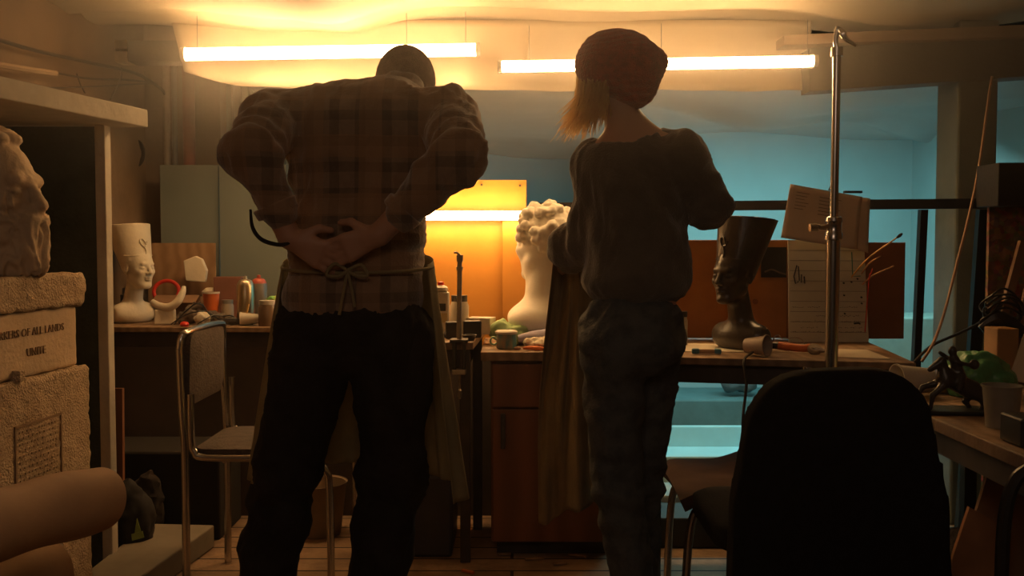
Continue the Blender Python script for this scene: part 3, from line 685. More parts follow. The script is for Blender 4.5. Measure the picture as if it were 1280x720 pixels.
# brows, moustache, beard
for q in (-1, 1):
    s.u(rc((.128, .012*q, hs+.030), (.108, .062*q, hs+.036), .013, .009), .008)
    s.u(rc((.142, .010*q, hs-.058), (.112, .055*q, hs-.092), .017, .012), .010)
    s.u(rc((.128, .022*q, hs-.085), (.125, .03*q, hs-.165), .026, .02), .014)
    for j in range(5):
        y = q*(.02+.02*j); s.u(rc((.10-.014*j, y*1.1, hs-.08), (.118-.02*j, y*.95, hs-.185+.008*j), .026, .022), .014)
s.u(rc((.135, 0, hs-.10), (.132, 0, hs-.20), .026, .024), .014)
s.u(rc((.09, 0, hs-.10), (.09, 0, hs-.19), .05, .06), .03)
s.u(rc((-.02, 0, hs-.06), (-.03, 0, 0), .085, .10), .04); s.u(el((-.02, 0, .01), (.13, .17, .05)), .04)
s.d(bx((0, 0, -.06), (.4, .4, .06), .001), .002)
def bd(V, N):
    x, y, z = V.T; beard = ((z < hs-.060) & (x > .02)) | ((x > .02) & (np.abs(y) > .06) & (z < hs)); hair = (x < .03) & (z > hs-.05)
    q = V*np.array([1, 1, .35]); return .009*np.sin(np.abs(fbm(q, 26, 2, 2))*9)*beard+.0055*fbm(V, 48, 8, 2)*hair+.0012*fbm(V, 90, 4, 2)
g = nets(s, (-.24, -.2, 0), (.2, .2, .45), .0058, disp=bd)
R = rotm(0, 0, -.16); ztp = zt0
loc = np.array([-1.365, 2.62, ztp+.003])
g.v = [(g.v[0]*.94)@R.T+loc]
mk('bearded_bust', g, m_stone2, smooth=True, auto=0, loc=loc, label='large sandy bust of a bearded man in profile on the plinth', cat='bust')
# ================================================================== THINGS ON THE DESKS
Z1 = .786
def desk_pt(px, Y, z=Z1): return np.array([P(px, 300, Y)[0], Y, z])
def crumple(c, size, seed, m, name, label, cat, amp=.35, h=.005, group=None, flat=0):
    c = np.array(c, float); size = np.array(size, float)/2; cc = c+[0, 0, size[2]]
    s = S().u(el(cc, size*.9)); mn = size.min()
    g = nets(s, cc-size*1.5, cc+size*1.5, h, disp=lambda V, N: mn*amp*fbm(V, .8/mn, seed, 3)+mn*amp*.5*np.abs(vn(V, 1.6/mn, seed+5)))
    g.v[0][:, 2] = np.maximum(g.v[0][:, 2], c[2]+.0005)
    return mk(name, g, m, smooth=True, auto=30, label=label, cat=cat, loc=c, group=group)
def cup(c, r0, r1, h, m, name, label, cat, axis=(0, 0, 1), wall=.0018, group=None):
    return mk(name, G().lathe([(0.001, 0), (r0, 0), (r1, h), (r1+.0025, h), (r1+.0025, h-.004), (r1-.001, h-.0045), (r1-wall, h-.001), (r0-wall, wall), (0.001, wall)], c, 24, axis, caps=False), m, smooth=True, auto=40, label=label, cat=cat, loc=c, group=group)
m_card = M('cardboard', (.36, .22, .12), .9, var=.1, vs=6, kind='wood')
m_paper = M('off_white_paper', (.68, .60, .47), .85, var=.05, vs=3)
m_clear = M('cloudy_plastic', (.62, .60, .52), .25, alpha=.55)
m_glass = M('clear_jar_glass', (.75, .75, .7), .1, alpha=.45)
m_blk = M('black_plastic', (.02, .018, .017), .4)
m_junk = M('dull_scrap', (.22, .17, .13), .8, col2=(.08, .06, .05), vs=25, bump=.6, bs=60)
m_red = M('bright_red', (.62, .035, .02), .4)
# left desk -----------------------------------------------------------
A, B = P(186, 304, 4.56), P(270, 302, 4.56)
mk('cardboard_sheet', G().box(((A[0]+B[0])/2, 4.55, (A[2]+Z1)/2+.001), (B[0]-A[0], .006, A[2]-Z1), rx=-.03), m_card, label='tan cardboard sheet leaning against the left grey panel', cat='cardboard')
c = desk_pt(149, 4.5); mk('box', G().box((c[0], 4.50, Z1+.055), (.07, .08, .11)).box((c[0], 4.5, Z1+.125), (.035, .04, .03)), m_blk, bevel=.004, label='small black box behind the white crowned bust', cat='box')
c = desk_pt(152, 4.44); mk('wooden_batten', G().box((c[0]-.02, 4.57, Z1+.13), (.02, .02, .26), rx=-.02), m_card, label='thin wooden strip standing in the corner behind the black box', cat='strip')
# brown box with things in it
c = desk_pt(227, 4.47)
t = thing('cardboard_box', 'open brown cardboard box with a red ring resting in it', 'box', c)
w, d_, h_ = .20, .13, .105
g = G().box(c+[0, 0, .002], (w, d_, .003)).box(c+[0, -d_/2, h_/2], (w, .003, h_)).box(c+[0, d_/2, h_/2], (w, .003, h_)).box(c+[-w/2, 0, h_/2], (.003, d_, h_)).box(c+[w/2, 0, h_/2], (.003, d_, h_))
mk('carton', g, M('dark_cardboard', (.20, .11, .06), .9), t)
mk('flap', G().box(c+[.0, -d_/2-.03, h_-.01], (w*.96, .07, .003), rx=.45), M('dark_cardboard2', (.24, .135, .075), .9), t)
cr = desk_pt(207, 4.47, Z1+.125); an = np.linspace(0, 2*PI, 28)
g = G(); g.tube([cr+np.array([math.cos(a)*.056, .012*math.sin(a)+.0, math.sin(a)*.046]) for a in an], .0085, 10, sub=2, caps=False)
mk('red_ring', g, m_red, smooth=True, label='red rubber ring standing in the cardboard box', cat='ring')
g = G().prism([P(229, 326, 4.47), P(244, 320, 4.47), P(252, 324, 4.47), P(258, 338, 4.47), P(256, 353, 4.47), P(232, 351, 4.47)], (0, 1, 0), .03)
mk('plaster_shard', g, m_plasterw, bevel=.004, label='pale angular plaster shard sticking out of the cardboard box', cat='shard')
crumple(desk_pt(262, 4.46), (.075, .05, .155), 4, m_plasterw, 'plaster_lump', 'knobbly pale plaster lump standing right of the box', 'lump', .3)
# plaster crescent on a block
c = desk_pt(205, 4.2); mk('plaster_block', G().box(c+[0, 0, .032], (.085, .07, .064), rz=.2, taper=.92), m_plasterw, bevel=.006, label='square plaster block right of the white crowned bust', cat='block')
g = G(); g.tube([P(190, 377, 4.19), P(200, 383, 4.18), P(212, 384, 4.17), P(222, 377, 4.17), P(228, 366, 4.18), P(230, 358, 4.19)], [.012, .017, .018, .017, .014, .008], 12)
mk('plaster_crescent', g, m_plasterw, smooth=True, label='curved plaster horn lying on the square plaster block', cat='casting')
# junk heap with wires
for k, (px, Y, sx, sz, sd, m_, lab) in enumerate(((232, 4.22, .10, .06, 2, m_junk, 'crumpled dull rag behind the wires, left end of the heap'), (252, 4.2, .08, .05, 5, m_plasterw, 'small pale plaster crumb heap among the wires'), (268, 4.25, .07, .045, 8, m_junk, 'dark scrap lump under the orange cup'), (246, 4.34, .12, .085, 12, m_junk, 'dark scrap lump close against the cardboard box'))):
    crumple(desk_pt(px, Y), (sx, .07, sz), sd, m_, 'scrap_lump', lab, 'scrap', .5, group='scraps on the left desk')
rr = random.Random(4)
for k, lab in enumerate(('black wire arching highest over the scrap heap', 'black wire looping low towards the chair back', 'black wire trailing right from the scrap heap')):
    x0_ = (212, 216, 245)[k]; pts = [desk_pt(x0_, 4.12, Z1+.006)]
    for j in range(5): pts.append(desk_pt(x0_+10+j*(12, 9, 11)[k], 4.13+rr.uniform(-.02, .04), Z1+(.03, .045, .02)[k]*math.sin((j+1)/6*PI)*1.8+rr.uniform(0, .012)))
    pts.append(desk_pt(x0_+70, 4.14, Z1+.005))
    wire('wire', pts, .0028, m_blk, lab, 'wire', 'wires on the left desk')
mk('red_stopper', G().lathe([(.001, 0), (.016, .0), (.019, .008), (.014, .017), (.001, .02)], desk_pt(229, 4.10), 16, caps=False), m_red, smooth=True, label='small red stopper at the front edge of the left desk', cat='stopper')
c = desk_pt(263, 4.32, Z1); 
m_orcup = M('orange_plastic', (.60, .13, .025), .45)
tc_ = thing('paper_cup', 'orange and white paper cup standing in the scrap heap', 'cup', c+[0, 0, .04])
mk('cup_wall', G().lathe([(.001, .0), (.028, 0), (.035, .085), (.033, .085), (.026, .003), (.001, .003)], c+[0, 0, .04], 20, caps=False), m_orcup, tc_, smooth=True)
mk('rim', G().lathe([(.034, .083), (.0365, .083), (.0365, .09), (.034, .09)], c+[0, 0, .04], 20, caps=False), m_paper, tc_, smooth=True)
crumple(c, (.08, .07, .045), 33, m_junk, 'scrap_lump', 'flat dark scrap lump the orange cup stands on', 'scrap', .3, group='scraps on the left desk')
def jar(px, Y, r, h, m_body, m_lid, label, z=Z1, fill=None, lidr=.85, name='jar', X=None, cat='jar'):
    c = desk_pt(px, Y, z); t = thing(name, label, cat, c)
    mk('jar_body', G().lathe([(.001, 0), (r*.96, 0), (r, .006), (r, h*.72), (r*.88, h*.8), (r*.86, h*.84), (.001, h*.84)], c, 20, caps=False), m_body, t, smooth=True)
    if fill: mk('contents', G().lathe([(.001, .003), (r*.9, .003), (r*.93, h*.5), (.001, h*.5)], c, 16, caps=False), fill, t, smooth=True)
    mk('lid', G().lathe([(.001, h*.84), (r*lidr+.002, h*.84), (r*lidr+.002, h), (.001, h)], c, 20, caps=False), m_lid, t, smooth=True)
    return t
m_pale2 = M('pale_plastic', (.62, .56, .45), .5)
jar(283, 4.33, .027, .095, M('dusty_glass', (.34, .28, .21), .4), M('grey_lid', (.22, .2, .18), .5), 'dusty jar with a grey lid between orange cup and spray cans')
c = desk_pt(285, 4.48); mk('box', G().box(c+[0, 0, .095], (.12, .07, .19), rz=.1), M('red_brown_card', (.22, .09, .06), .8), bevel=.003, label='red brown carton behind the spray cans', cat='box')
def spray(px, Y, r, h, m_b, m_c, label, dome=True):
    c = desk_pt(px, Y); t = thing('spray_can', label, 'spray can', c, 'spray cans on the left desk')
    mk('can_body', G().lathe([(.001, 0), (r*.95, 0), (r, .004), (r, h*.80), (r*.95, h*.82)], c, 24, caps=False), m_b, t, smooth=True)
    mk('shoulder', G().lathe([(r*.95, h*.82), (r*.9, h*.85), (r*.72, h*.90), (r*.45, h*.925), (.001, h*.925)], c, 24, caps=False), m_c, t, smooth=True)
    mk('nozzle', G().lathe([(.001, h*.92), (.009, h*.92), (.008, h*.99), (.001, h)], c, 12, caps=False), m_c, t, smooth=True)
spray(306, 4.18, .036, .205, M('tin_metal', (.60, .48, .30), .28, metal=1), M('pale_tin', (.62, .52, .38), .35, metal=.8), 'shiny tin spray can, front one of the pair')
spray(323, 4.30, .034, .205, M('dull_blue_can', (.22, .20, .18), .4, metal=.5), M('red_cap_dull', (.50, .10, .06), .5), 'grey spray can with a red top behind the shiny one')
crumple(desk_pt(341, 4.30, Z1+.062), (.09, .06, .055), 6, M('yellow_green_cloth', (.60, .50, .05), .8, col2=(.1, .42, .12), vs=14), 'rag', 'crumpled yellow and green rag right of the spray cans', 'rag', .5)
c = desk_pt(341, 4.32); mk('box', G().box(c+[0, 0, .031], (.08, .07, .060)), M('red_carton', (.42, .07, .04), .7), bevel=.003, label='small red carton under the yellow and green rag', cat='box')
jar(334, 4.12, .040, .105, M('brown_jar_glass', (.16, .10, .06), .2), M('ivory_lid', (.58, .52, .42), .5), 'squat glass jar with an ivory lid and brown contents', fill=M('brown_paint', (.3, .17, .08), .6))
cup(desk_pt(322, 4.15, Z1+.027), .019, .027, .075, m_pale2, 'plastic_cup', 'pale plastic cup lying on its side by the squat jar', 'cup', axis=(-1, -.2, 0))
mk('paint_brush', G().tube([desk_pt(302, 4.13, Z1+.004), desk_pt(308, 4.14, Z1+.055), desk_pt(303, 4.16, Z1+.10)][:2]+[desk_pt(311, 4.16, Z1+.10)], [.006, .003, .003], 8), M('yellow_handle', (.62, .34, .08), .5), smooth=True, label='yellow handled brush leaning on the shiny spray can', cat='brush')
g = G(); g.tube([desk_pt(272, 4.11, Z1+.016), desk_pt(288, 4.12, Z1+.020), desk_pt(304, 4.14, Z1+.012)], [.010, .018, .008], 10)
mk('hand_tool', g, m_blk, smooth=True, label='rounded black tool lying in front of the spray cans', cat='tool')
mk('flat_board', G().box(desk_pt(318, 4.12, Z1+.003)+[0, -.02, 0], (.16, .05, .005)), m_card, label='thin tan board under the squat jar at the desk front', cat='board') if False else None
# clamp desk ----------------------------------------------------------
c = desk_pt(551, 3.72, .786); t = thing('plastic_bottle', 'white square bottle with a red cap on the clamp desk', 'bottle', c)
mk('bottle_body', G().box(c+[0, 0, .082], (.062, .045, .160)).box(c+[0, 0, .166], (.055, .038, .012), taper=.8), M('white_bottle', (.70, .66, .58), .4), t, bevel=.008)
mk('neck', G().lathe([(.027, .168), (.026, .178), (.012, .186)], c, 18), m_pale2, t, smooth=True)
mk('red_cap', G().lathe([(.001, .186), (.012, .186), (.011, .198), (.001, .2)], c, 14, caps=False), m_red, t, smooth=True)
mk('bottle_label', G().box(c+[.004, -.0235, .105], (.030, .002, .028)), m_blk, t); mk('bottle_label', G().box(c+[.002, -.0235, .066], (.045, .002, .035)), M('cream_label', (.6, .5, .25), .6), t)
jar(574, 3.78, .036, .145, M('milky_jar', (.55, .50, .40), .3), m_blk, 'milky jar with a black lid behind the clamp rod', lidr=.8)
for px, Y, w, h_, lab in ((566, 3.60, .055, .06, 'small black box left of the clamp rod, lower left one'), (590, 3.62, .065, .062, 'black box right of the clamp rod in front of the white carton')):
    c = desk_pt(px, Y, .786); mk('black_box', G().box(c+[0, 0, h_/2+.0005], (w, .05, h_), rz=.1), m_blk, bevel=.005, label=lab, cat='box')
c = desk_pt(601, 3.78, .786); mk('carton', G().box(c+[0, 0, .031], (.095, .08, .061), rz=-.25), m_pale2, bevel=.002, label='white carton at the right end of the clamp desk', cat='box')
c = desk_pt(586, 3.52, .786); mk('black_dish', G().lathe([(.001, 0), (.018, 0), (.026, .018), (.028, .02), (.024, .02), (.016, .004), (.001, .004)], c, 20, caps=False), m_blk, smooth=True, label='small round black dish at the foot of the clamp rod', cat='dish')
for px, Y, r, lab in ((549, 3.56, .012, 'small grey pebble at the front edge, left of the black boxes'), (556, 3.60, .014, 'larger grey pebble touching the lower left black box')):
    crumple(desk_pt(px, Y, .786), (r*2.2, r*2, r*1.6), int(px), M('grey_stone', (.25, .22, .2), .8), 'pebble', lab, 'pebble', .2, .003)
# clamp
m_steel = M('worn_steel', (.40, .34, .28), .35, metal=.9, var=.2)
x = P(574, 420, 3.45)[0]; zt_ = .786; c = np.array([x, 3.445, zt_])
t = thing('bar_clamp', 'upright metal bar clamp fixed to the front of the narrow desk', 'clamp', c)
mk('clamp_rod', G().tube([c+[0, 0, .012], c+[.002, 0, .25]], .0085, 12, smooth=False).tube([c+[.002, 0, .25], c+[.002, 0, .262]], .012, 12, smooth=False), m_steel, t, smooth=True)
mk('rod_tip', G().tube([c+[.002, 0, .262], c+[.003, 0, .285]], .008, 12, smooth=False).tube([c+[.003, 0, .280], c+[.003, 0, .303]], .0115, 12, smooth=False).tube([c+[.003, 0, .303], c+[-.008, 0, .311], c+[-.017, 0, .310]], .004, 8), m_steel, t, smooth=True)
mk('upper_jaw', G().box(c+[.0, .008, .006], (.062, .07, .012)).box(c+[-.016, -.012, -.045], (.014, .028, .10)).box(c+[.018, -.012, -.045], (.010, .028, .10)), M('black_iron', (.05, .045, .04), .45, metal=.7), t, bevel=.003)
mk('lower_jaw', G().box(c+[.0, -.012, -.10], (.048, .032, .018)), m_steel, t, bevel=.003)
mk('clamp_screw', G().tube([c+[.002, -.012, -.09], c+[.002, -.012, -.16]], .0045, 8, smooth=False).lathe([(.004, -.16), (.008, -.165), (.008, -.185), (.003, -.195)], c+[.002, -.012, 0], 10), m_steel, t, smooth=True)
# cabinet top ----------------------------------------------------------
ZC = .748
c = desk_pt(633, 3.60, ZC); t = thing('paint_tin', 'teal paint tin with a cream rim on the cabinet', 'tin', c)
mk('tin_body', G().lathe([(.001, 0), (.033, 0), (.036, .004), (.036, .052), (.034, .056)], c, 24, caps=False), M('teal_label', (.05, .20, .22), .5, col2=(.34, .22, .12), vs=45, stretch=(1, 1, .3)), t, smooth=True)
mk('rim', G().lathe([(.034, .054), (.040, .054), (.041, .062), (.036, .066), (.001, .062)], c, 24, caps=False), m_pale2, t, smooth=True)
g = G(); cc = desk_pt(617, 3.60, ZC+.028); g.tube([cc+np.array([math.cos(a)*.012, 0, math.sin(a)*.013]) for a in np.linspace(.6, 2*PI-.6, 12)], .0035, 8, sub=3)
mk('cup_handle', g, M('mint_plastic', (.35, .58, .42), .5), t, smooth=True)
m_gcl = M('green_cloth', (.34, .48, .22), .85, var=.2, vs=14); m_lil = M('lilac_cloth', (.40, .37, .48), .85); m_cre = M('cream_cloth', (.66, .57, .42), .85)
crumple(desk_pt(636, 3.73, ZC), (.16, .09, .095), 14, m_gcl, 'rag', 'crumpled green rag behind the teal tin', 'rag', .4)
g = G(); g.tube([desk_pt(648, 3.66, ZC+.030), desk_pt(668, 3.66, ZC+.036), desk_pt(700, 3.68, ZC+.045), desk_pt(722, 3.7, ZC+.045)], [.014, .024, .026, .022], 14)
mk('rag_roll', g, m_lil, smooth=True, label='lilac rolled cloth in front of the curly-haired bust', cat='rag')
crumple(desk_pt(680, 3.60, ZC), (.15, .08, .042), 21, m_cre, 'rag', 'crumpled cream rag in front of the lilac roll', 'rag', .45)
crumple(desk_pt(708, 3.76, ZC), (.2, .07, .07), 22, m_cre, 'rag', 'cream rag bunched behind the lilac roll', 'rag', .4)
g = G(); g.tube([desk_pt(654, 3.545, ZC+.007), desk_pt(662, 3.54, ZC+.009), desk_pt(672, 3.54, ZC+.007), desk_pt(690, 3.54, ZC+.006)], [.004, .008, .008, .004], 8)
mk('craft_knife', g, M('orange_red_plastic', (.66, .16, .03), .5), smooth=True, label='orange handled tool at the front edge of the cabinet top', cat='knife')
crumple(desk_pt(647, 3.55, ZC), (.03, .025, .014), 31, M('brown_clay', (.28, .14, .08), .8), 'clay_lump', 'small brown clay lump in front of the teal tin', 'clay', .2, .003)
# black bust desk -------------------------------------------------------
jar(853, 3.35, .020, .115, m_clear, m_blk, 'slim clear bottle left of the black crowned bust', name='bottle', cat='bottle', fill=M('pale_fill', (.5, .45, .35), .6))
g = G().prism([desk_pt(838, 3.16), desk_pt(950, 3.14), desk_pt(955, 3.36), desk_pt(845, 3.4)], (0, 0, 1), .0022)
mk('paper_sheet', g, m_paper, label='white sheet of paper under the black crowned bust', cat='paper')
c = desk_pt(884, 3.09, Z1+.009); t = thing('utility_knife', 'blue and tan utility knife on the desk left of the tipped cup', 'knife', c)
mk('knife_body', G().box(c, (.085, .018, .014), rz=-.12), M('tan_grip', (.42, .28, .17), .5), t, bevel=.004)
mk('knife_end', G().box(c+[-.032, .004, .0005], (.024, .021, .016), rz=-.12), M('steel_blue', (.08, .22, .30), .4), t, bevel=.004); mk('knife_end', G().box(c+[.035, -.004, .0005], (.022, .021, .016), rz=-.12), MATS['steel_blue'], t, bevel=.004)
cup(desk_pt(934, 3.07, Z1+.029), .022, .031, .072, M('grey_white_cup', (.42, .33, .26), .5), 'plastic_cup', 'pale plastic cup tipped on its side facing the camera', 'cup', axis=(.75, -.66, .07))
wire('power_cord', [desk_pt(985, 3.2, Z1+.006), desk_pt(960, 3.25, Z1+.008), desk_pt(940, 3.0, Z1+.012), P(930, 452, 2.90), P(933, 480, 2.89), P(929, 520, 2.88), P(928, 567, 2.87)], .0042, m_cable, 'dark power cord hanging over the front edge of the right desk', 'cord')
t = thing('pruning_shears', 'orange handled shears lying beside the tipped cup', 'tool', desk_pt(990, 3.14))
g = G(); g.tube([desk_pt(958, 3.18, Z1+.022), desk_pt(975, 3.16, Z1+.020)], [.010, .012], 10, smooth=False)
mk('grip_end', g, m_blk, t, smooth=True)
mk('handle', G().tube([desk_pt(975, 3.16, Z1+.020), desk_pt(990, 3.14, Z1+.017), desk_pt(1005, 3.12, Z1+.015), desk_pt(1014, 3.12, Z1+.017)], [.0125, .013, .011, .013], 12), MATS['orange_red_plastic'], t, smooth=True)
q = desk_pt(1020, 3.10, Z1+.014); mk('jaw', G().lathe([(.001, -.006), (.020, -.006), (.022, 0), (.018, .008), (.001, .008)], q, 16, (0, -.6, .8), caps=False).tube([q, desk_pt(1034, 3.08, Z1+.012)], [.014, .006], 8, smooth=False), MATS['worn_steel'], t, smooth=True)
for dx in (-.006, .012):
    mk('pivot_screw', G().lathe([(.001, 0), (.006, 0), (.006, .004), (.001, .004)], q+[dx, -.008, .006], 12, (0, -.6, .8), caps=False), m_steel, t, smooth=True)
wire('wire_loop', [desk_pt(968, 3.2, Z1+.005), desk_pt(969, 3.2, Z1+.04), desk_pt(975, 3.2, Z1+.05), desk_pt(980, 3.22, Z1+.035), desk_pt(1000, 3.3, Z1+.03), desk_pt(1008, 3.35, Z1+.004)], .0018, m_steel, 'thin bent wire standing behind the orange handled shears', 'wire')
g = G().prism([desk_pt(1050, 3.0), desk_pt(1116, 2.955), desk_pt(1086, 3.2), desk_pt(1048, 3.22)], (0, 0, 1), .0022)
mk('paper_sheet', g, m_paper, label='white sheet of paper lying right of the light stand', cat='paper')
# ruled sheet
def ps(px, py, Y=3.46): return P(px, py, Y)
Yb = 3.46
corners = [ps(985, 300, 3.50), ps(1080, 300, 3.50), ps(1086, 431, 3.44), ps(986, 429, 3.44)]
corners[2][2] = max(corners[2][2], Z1+.002); corners[3][2] = max(corners[3][2], Z1+.002)
t = thing('ruled_sheet', 'large white ruled sheet with black marks leaning on the board', 'sheet', (corners[0][0]+.1, 3.45, Z1))
mk('sheet', G().prism(corners, (0, 1, 0), .004), M('ruled_white', (.55, .53, .44), .6, var=.05), t)
tl, tr, br, bl = corners
def onsheet(u, v, off=.0015): return tl*(1-u)*(1-v)+tr*u*(1-v)+br*u*v+bl*(1-u)*v+np.array([0, -off, 0])
ink = M('ink_marks', (.05, .05, .05), .7); gl = G()
for k in range(9):
    v = .10+.1*k; a, b = onsheet(.02, v), onsheet(.98, v+.004); gl.prism([a, b, b-[0, 0, .0018], a-[0, 0, .0018]], (0, -1, 0), .0006)
mk('ruled_lines', gl, M('grey_rule', (.24, .24, .21), .7), t)
g = G(); 
def stroke(pts, w=.0022): 
    g.tube([onsheet(u, v, .002) for u, v in pts], w, 5, smooth=False)
stroke([(.11, .25), (.07, .36), (.09, .43), (.13, .41)]); stroke([(.13, .26), (.14, .40)]); stroke([(.17, .34), (.165, .42), (.21, .41), (.205, .36)]); stroke([(.20, .36), (.21, .43)])
for u, v in ((.70, .42), (.80, .41), (.88, .38), (.70, .54), (.92, .56), (.92, .62), (.70, .72)): stroke([(u, v), (u+.02, v+.008)], .0028)
stroke([(.82, .82), (.88, .815), (.90, .825)], .003)
rr = random.Random(9)
for row, v in ((0, .745), (1, .80), (2, .86), (3, .90), (4, .66)):
    u = .05 if row else .35
    while u < .92:
        w = rr.uniform(.008, .02)
        if rr.random() < .75: stroke([(u, v+rr.uniform(-.006, .006)), (u+w, v+rr.uniform(-.008, .008))], .0009)
        u += w+.012
mk('ink_marks', g, ink, t)
g = G(); a_, b_, c_ = onsheet(.83, .12, .002), onsheet(.83, .36, .002), onsheet(.93, .355, .002)
g.tube([a_, b_, c_], .0018, 5, smooth=False); mk('green_corner_mark', g, M('green_ink', (.04, .20, .15), .6), t)
# pinned papers over it
def page(c4, Y, name_label, tone, yoff, text=None):
    c4 = [P(px, py, Y+(.0 if i < 2 else -.02)) for i, (px, py) in enumerate(c4)]
    t = thing('printed_page', name_label, 'paper', (sum(c[0] for c in c4)/4, Y, c4[2][2]), 'printed pages above the ruled sheet')
    a, b, c, d = c4
    def fn(u, v):
        p = a*(1-u)*(1-v)+b*u*(1-v)+c*u*v+d*(1-u)*v; p = p+np.array([0, -.012*math.sin(u*PI)*v-.01*v*v*u, 0]); return p
    mk('page', G().sheet(fn, 16, 12, .0012), tone, t, smooth=True, auto=0)
    if text:
        g = G()
        for (u0, u1, v0, v1, rows) in text:
            for r in range(rows):
                v = v0+(v1-v0)*r/max(1, rows-1); p, q = fn(u0, v), fn(u1-.03*((r*7) % 3), v)
                p = p+[0, -.0022, 0]; q = q+[0, -.0022, 0]; g.prism([p, q, q-[0, 0, .0022], p-[0, 0, .0022]], (0, -1, 0), .0005)
        mk('printed_lines', g, M('pale_print', (.25, .19, .14), .8), t)
m_page = M('pinkish_paper', (.60, .47, .36), .8, var=.04)
page([(1012, 240), (1088, 248), (1084, 316), (1010, 296)], 3.42, 'right printed page of the pinned pair, squared to the ruled sheet', m_page, 0)
page([(988, 230), (1078, 246), (1070, 312), (976, 297)], 3.40, 'front tilted printed page of the pinned pair with text lines', m_page, .01, [(.10, .28, .12, .42, 6), (.42, .72, .14, .46, 6)])
mk('pin_hook', G().tube([P(1036, 238, 3.40), P(1040, 230, 3.40), P(1044, 224, 3.46)], .003, 6).box(P(1066, 240, 3.45), (.06, .02, .008)), m_blk, label='black hook clip holding the printed pages to the rail', cat='clip')
A, B = P(953, 309, 3.53), P(984, 347, 3.53)
tp_ = thing('dark_photo', 'small dark square photo fixed to the orange brown board', 'photo', ((A[0]+B[0])/2, 3.53, B[2]))
mk('print', G().box(((A[0]+B[0])/2, 3.545, (A[2]+B[2])/2), (B[0]-A[0], .006, A[2]-B[2])), m_blk, tp_)
mk('grey_shape', G().tube([P(956, 340, 3.538), P(965, 337, 3.538), P(975, 341, 3.538), P(983, 343, 3.538)], .0035, 6), M('mid_grey', (.14, .11, .09), .6), tp_, smooth=True)
# brushes in a holder behind the sheet
c = desk_pt(1096, 3.40); mk('brush_tin', G().lathe([(.001, 0), (.026, 0), (.026, .10), (.023, .10), (.023, .004), (.001, .004)], (c[0]-.05, 3.50, Z1), 18, caps=False), m_blk, smooth=True, label='dark tin holding brushes behind the ruled sheet', cat='tin')
bs = c+[-.05, .1, .02]
for k, (px, py, lab, col) in enumerate(((1128, 292, 'longest brush with a yellow handle and dark tip', (.60, .34, .08)), (1104, 318, 'short pale stick below the yellow brush', (.42, .24, .12)), (1122, 330, 'thin pale curved stick, lowest of the brushes', (.45, .25, .13)))):
    e = P(px, py, 3.36-.03*k); q0 = P(1082+2*k, (326, 332, 348)[k], 3.44); b0 = bs*.6+q0*.4 if k < 2 else q0
    t = thing('artist_brush', lab, 'brush', q0, 'brushes behind the ruled sheet')
    d = (e-q0)/np.linalg.norm(e-q0)
    mk('handle', G().tube([q0-d*.10+[0, 0.02, -.05], q0, e-d*.02], [.002, .003, .0025], 6), M('stick%d' % k if False else ('yellow_handle' if k == 0 else 'pale_stick'), col, .5), t, smooth=True)
    if k == 0: mk('bristles', G().tube([e-d*.022, e-d*.01, e], [.004, .006, .003], 8), m_blk, t, smooth=True)
q = P(1086, 352, 3.43); mk('red_tipped_stick', G().tube([[q[0]-.005, q[1]+.02, Z1], q, q+[.008, 0, .03], q+[.012, 0, .045]], .002, 6), m_red, smooth=True, label='small red stick at the right edge of the ruled sheet', cat='stick')
# long cable to the ceiling
wire('hanging_cable', [P(1152, 452, 3.3), P(1166, 430, 3.32), P(1180, 392, 3.4), P(1196, 330, 3.5), P(1213, 262, 3.52), P(1225, 200, 3.6), P(1236, 120, 3.7), P(1240, 96, 3.75)], .0052, M('tan_cord', (.36, .22, .14), .6), 'long tan cable hanging diagonally in front of the grey green column')
wire('floor_wire', [P(1140, 455, 3.3), P(1165, 432, 3.35), P(1200, 416, 3.4), P(1230, 400, 3.4), P(1262, 372, 3.38)], .005, m_cable, 'thin dark cable running up from the desk to the wire tangle')
# black tangle + leaning sticks
cc = P(1262, 398, 3.3); g = G(); rr = random.Random(8)
for k in range(7): g.tube([cc+np.array([.06*math.cos(a)*rr.uniform(.8, 1.3)-.02, rr.uniform(-.02, .02), .055*math.sin(a)*rr.uniform(.7, 1.2)+.01*k-.02]) for a in np.linspace(0, 5.5, 8)], .004, 6)
g.tube([cc+[.05, 0, -.05], cc+[.0, 0, -.02], cc+[-.05, 0, .0], cc+[-.10, .0, -.03]], [.02, .03, .028, .006], 8)
mk('cable_tangle', g, m_blk, smooth=True, label='tangle of black cable hung over the leaning sticks', cat='cable')
m_stick = M('weathered_stick', (.26, .15, .09), .8, kind='wood', vs=3)
for (a, b, w, lab) in (((1276, 300), (1232, 452), .028, 'leaning wooden stick, left of the two at the chipboard'), ((1292, 318), (1262, 452), .03, 'leaning wooden stick, right of the two at the chipboard')):
    p, q = P(*a, 3.42), P(*b, 3.34); q[2] = .702
    mk('leaning_stick', G().hexa(bar(q, q+[w, 0, 0], .004, .02)[:4]+bar(p, p+[w, 0, 0], .004, .02)[:4]), m_stick, label=lab, cat='stick', group='leaning sticks')
A, B = P(1242, 410, 3.2), P(1268, 458, 3.2); mk('tan_box', G().box(((A[0]+B[0])/2, 3.22, (A[2]+.70)/2), (B[0]-A[0], .09, A[2]-.70)), M('tan_carton', (.42, .24, .10), .7), bevel=.003, label='tall tan carton in front of the leaning sticks', cat='box')
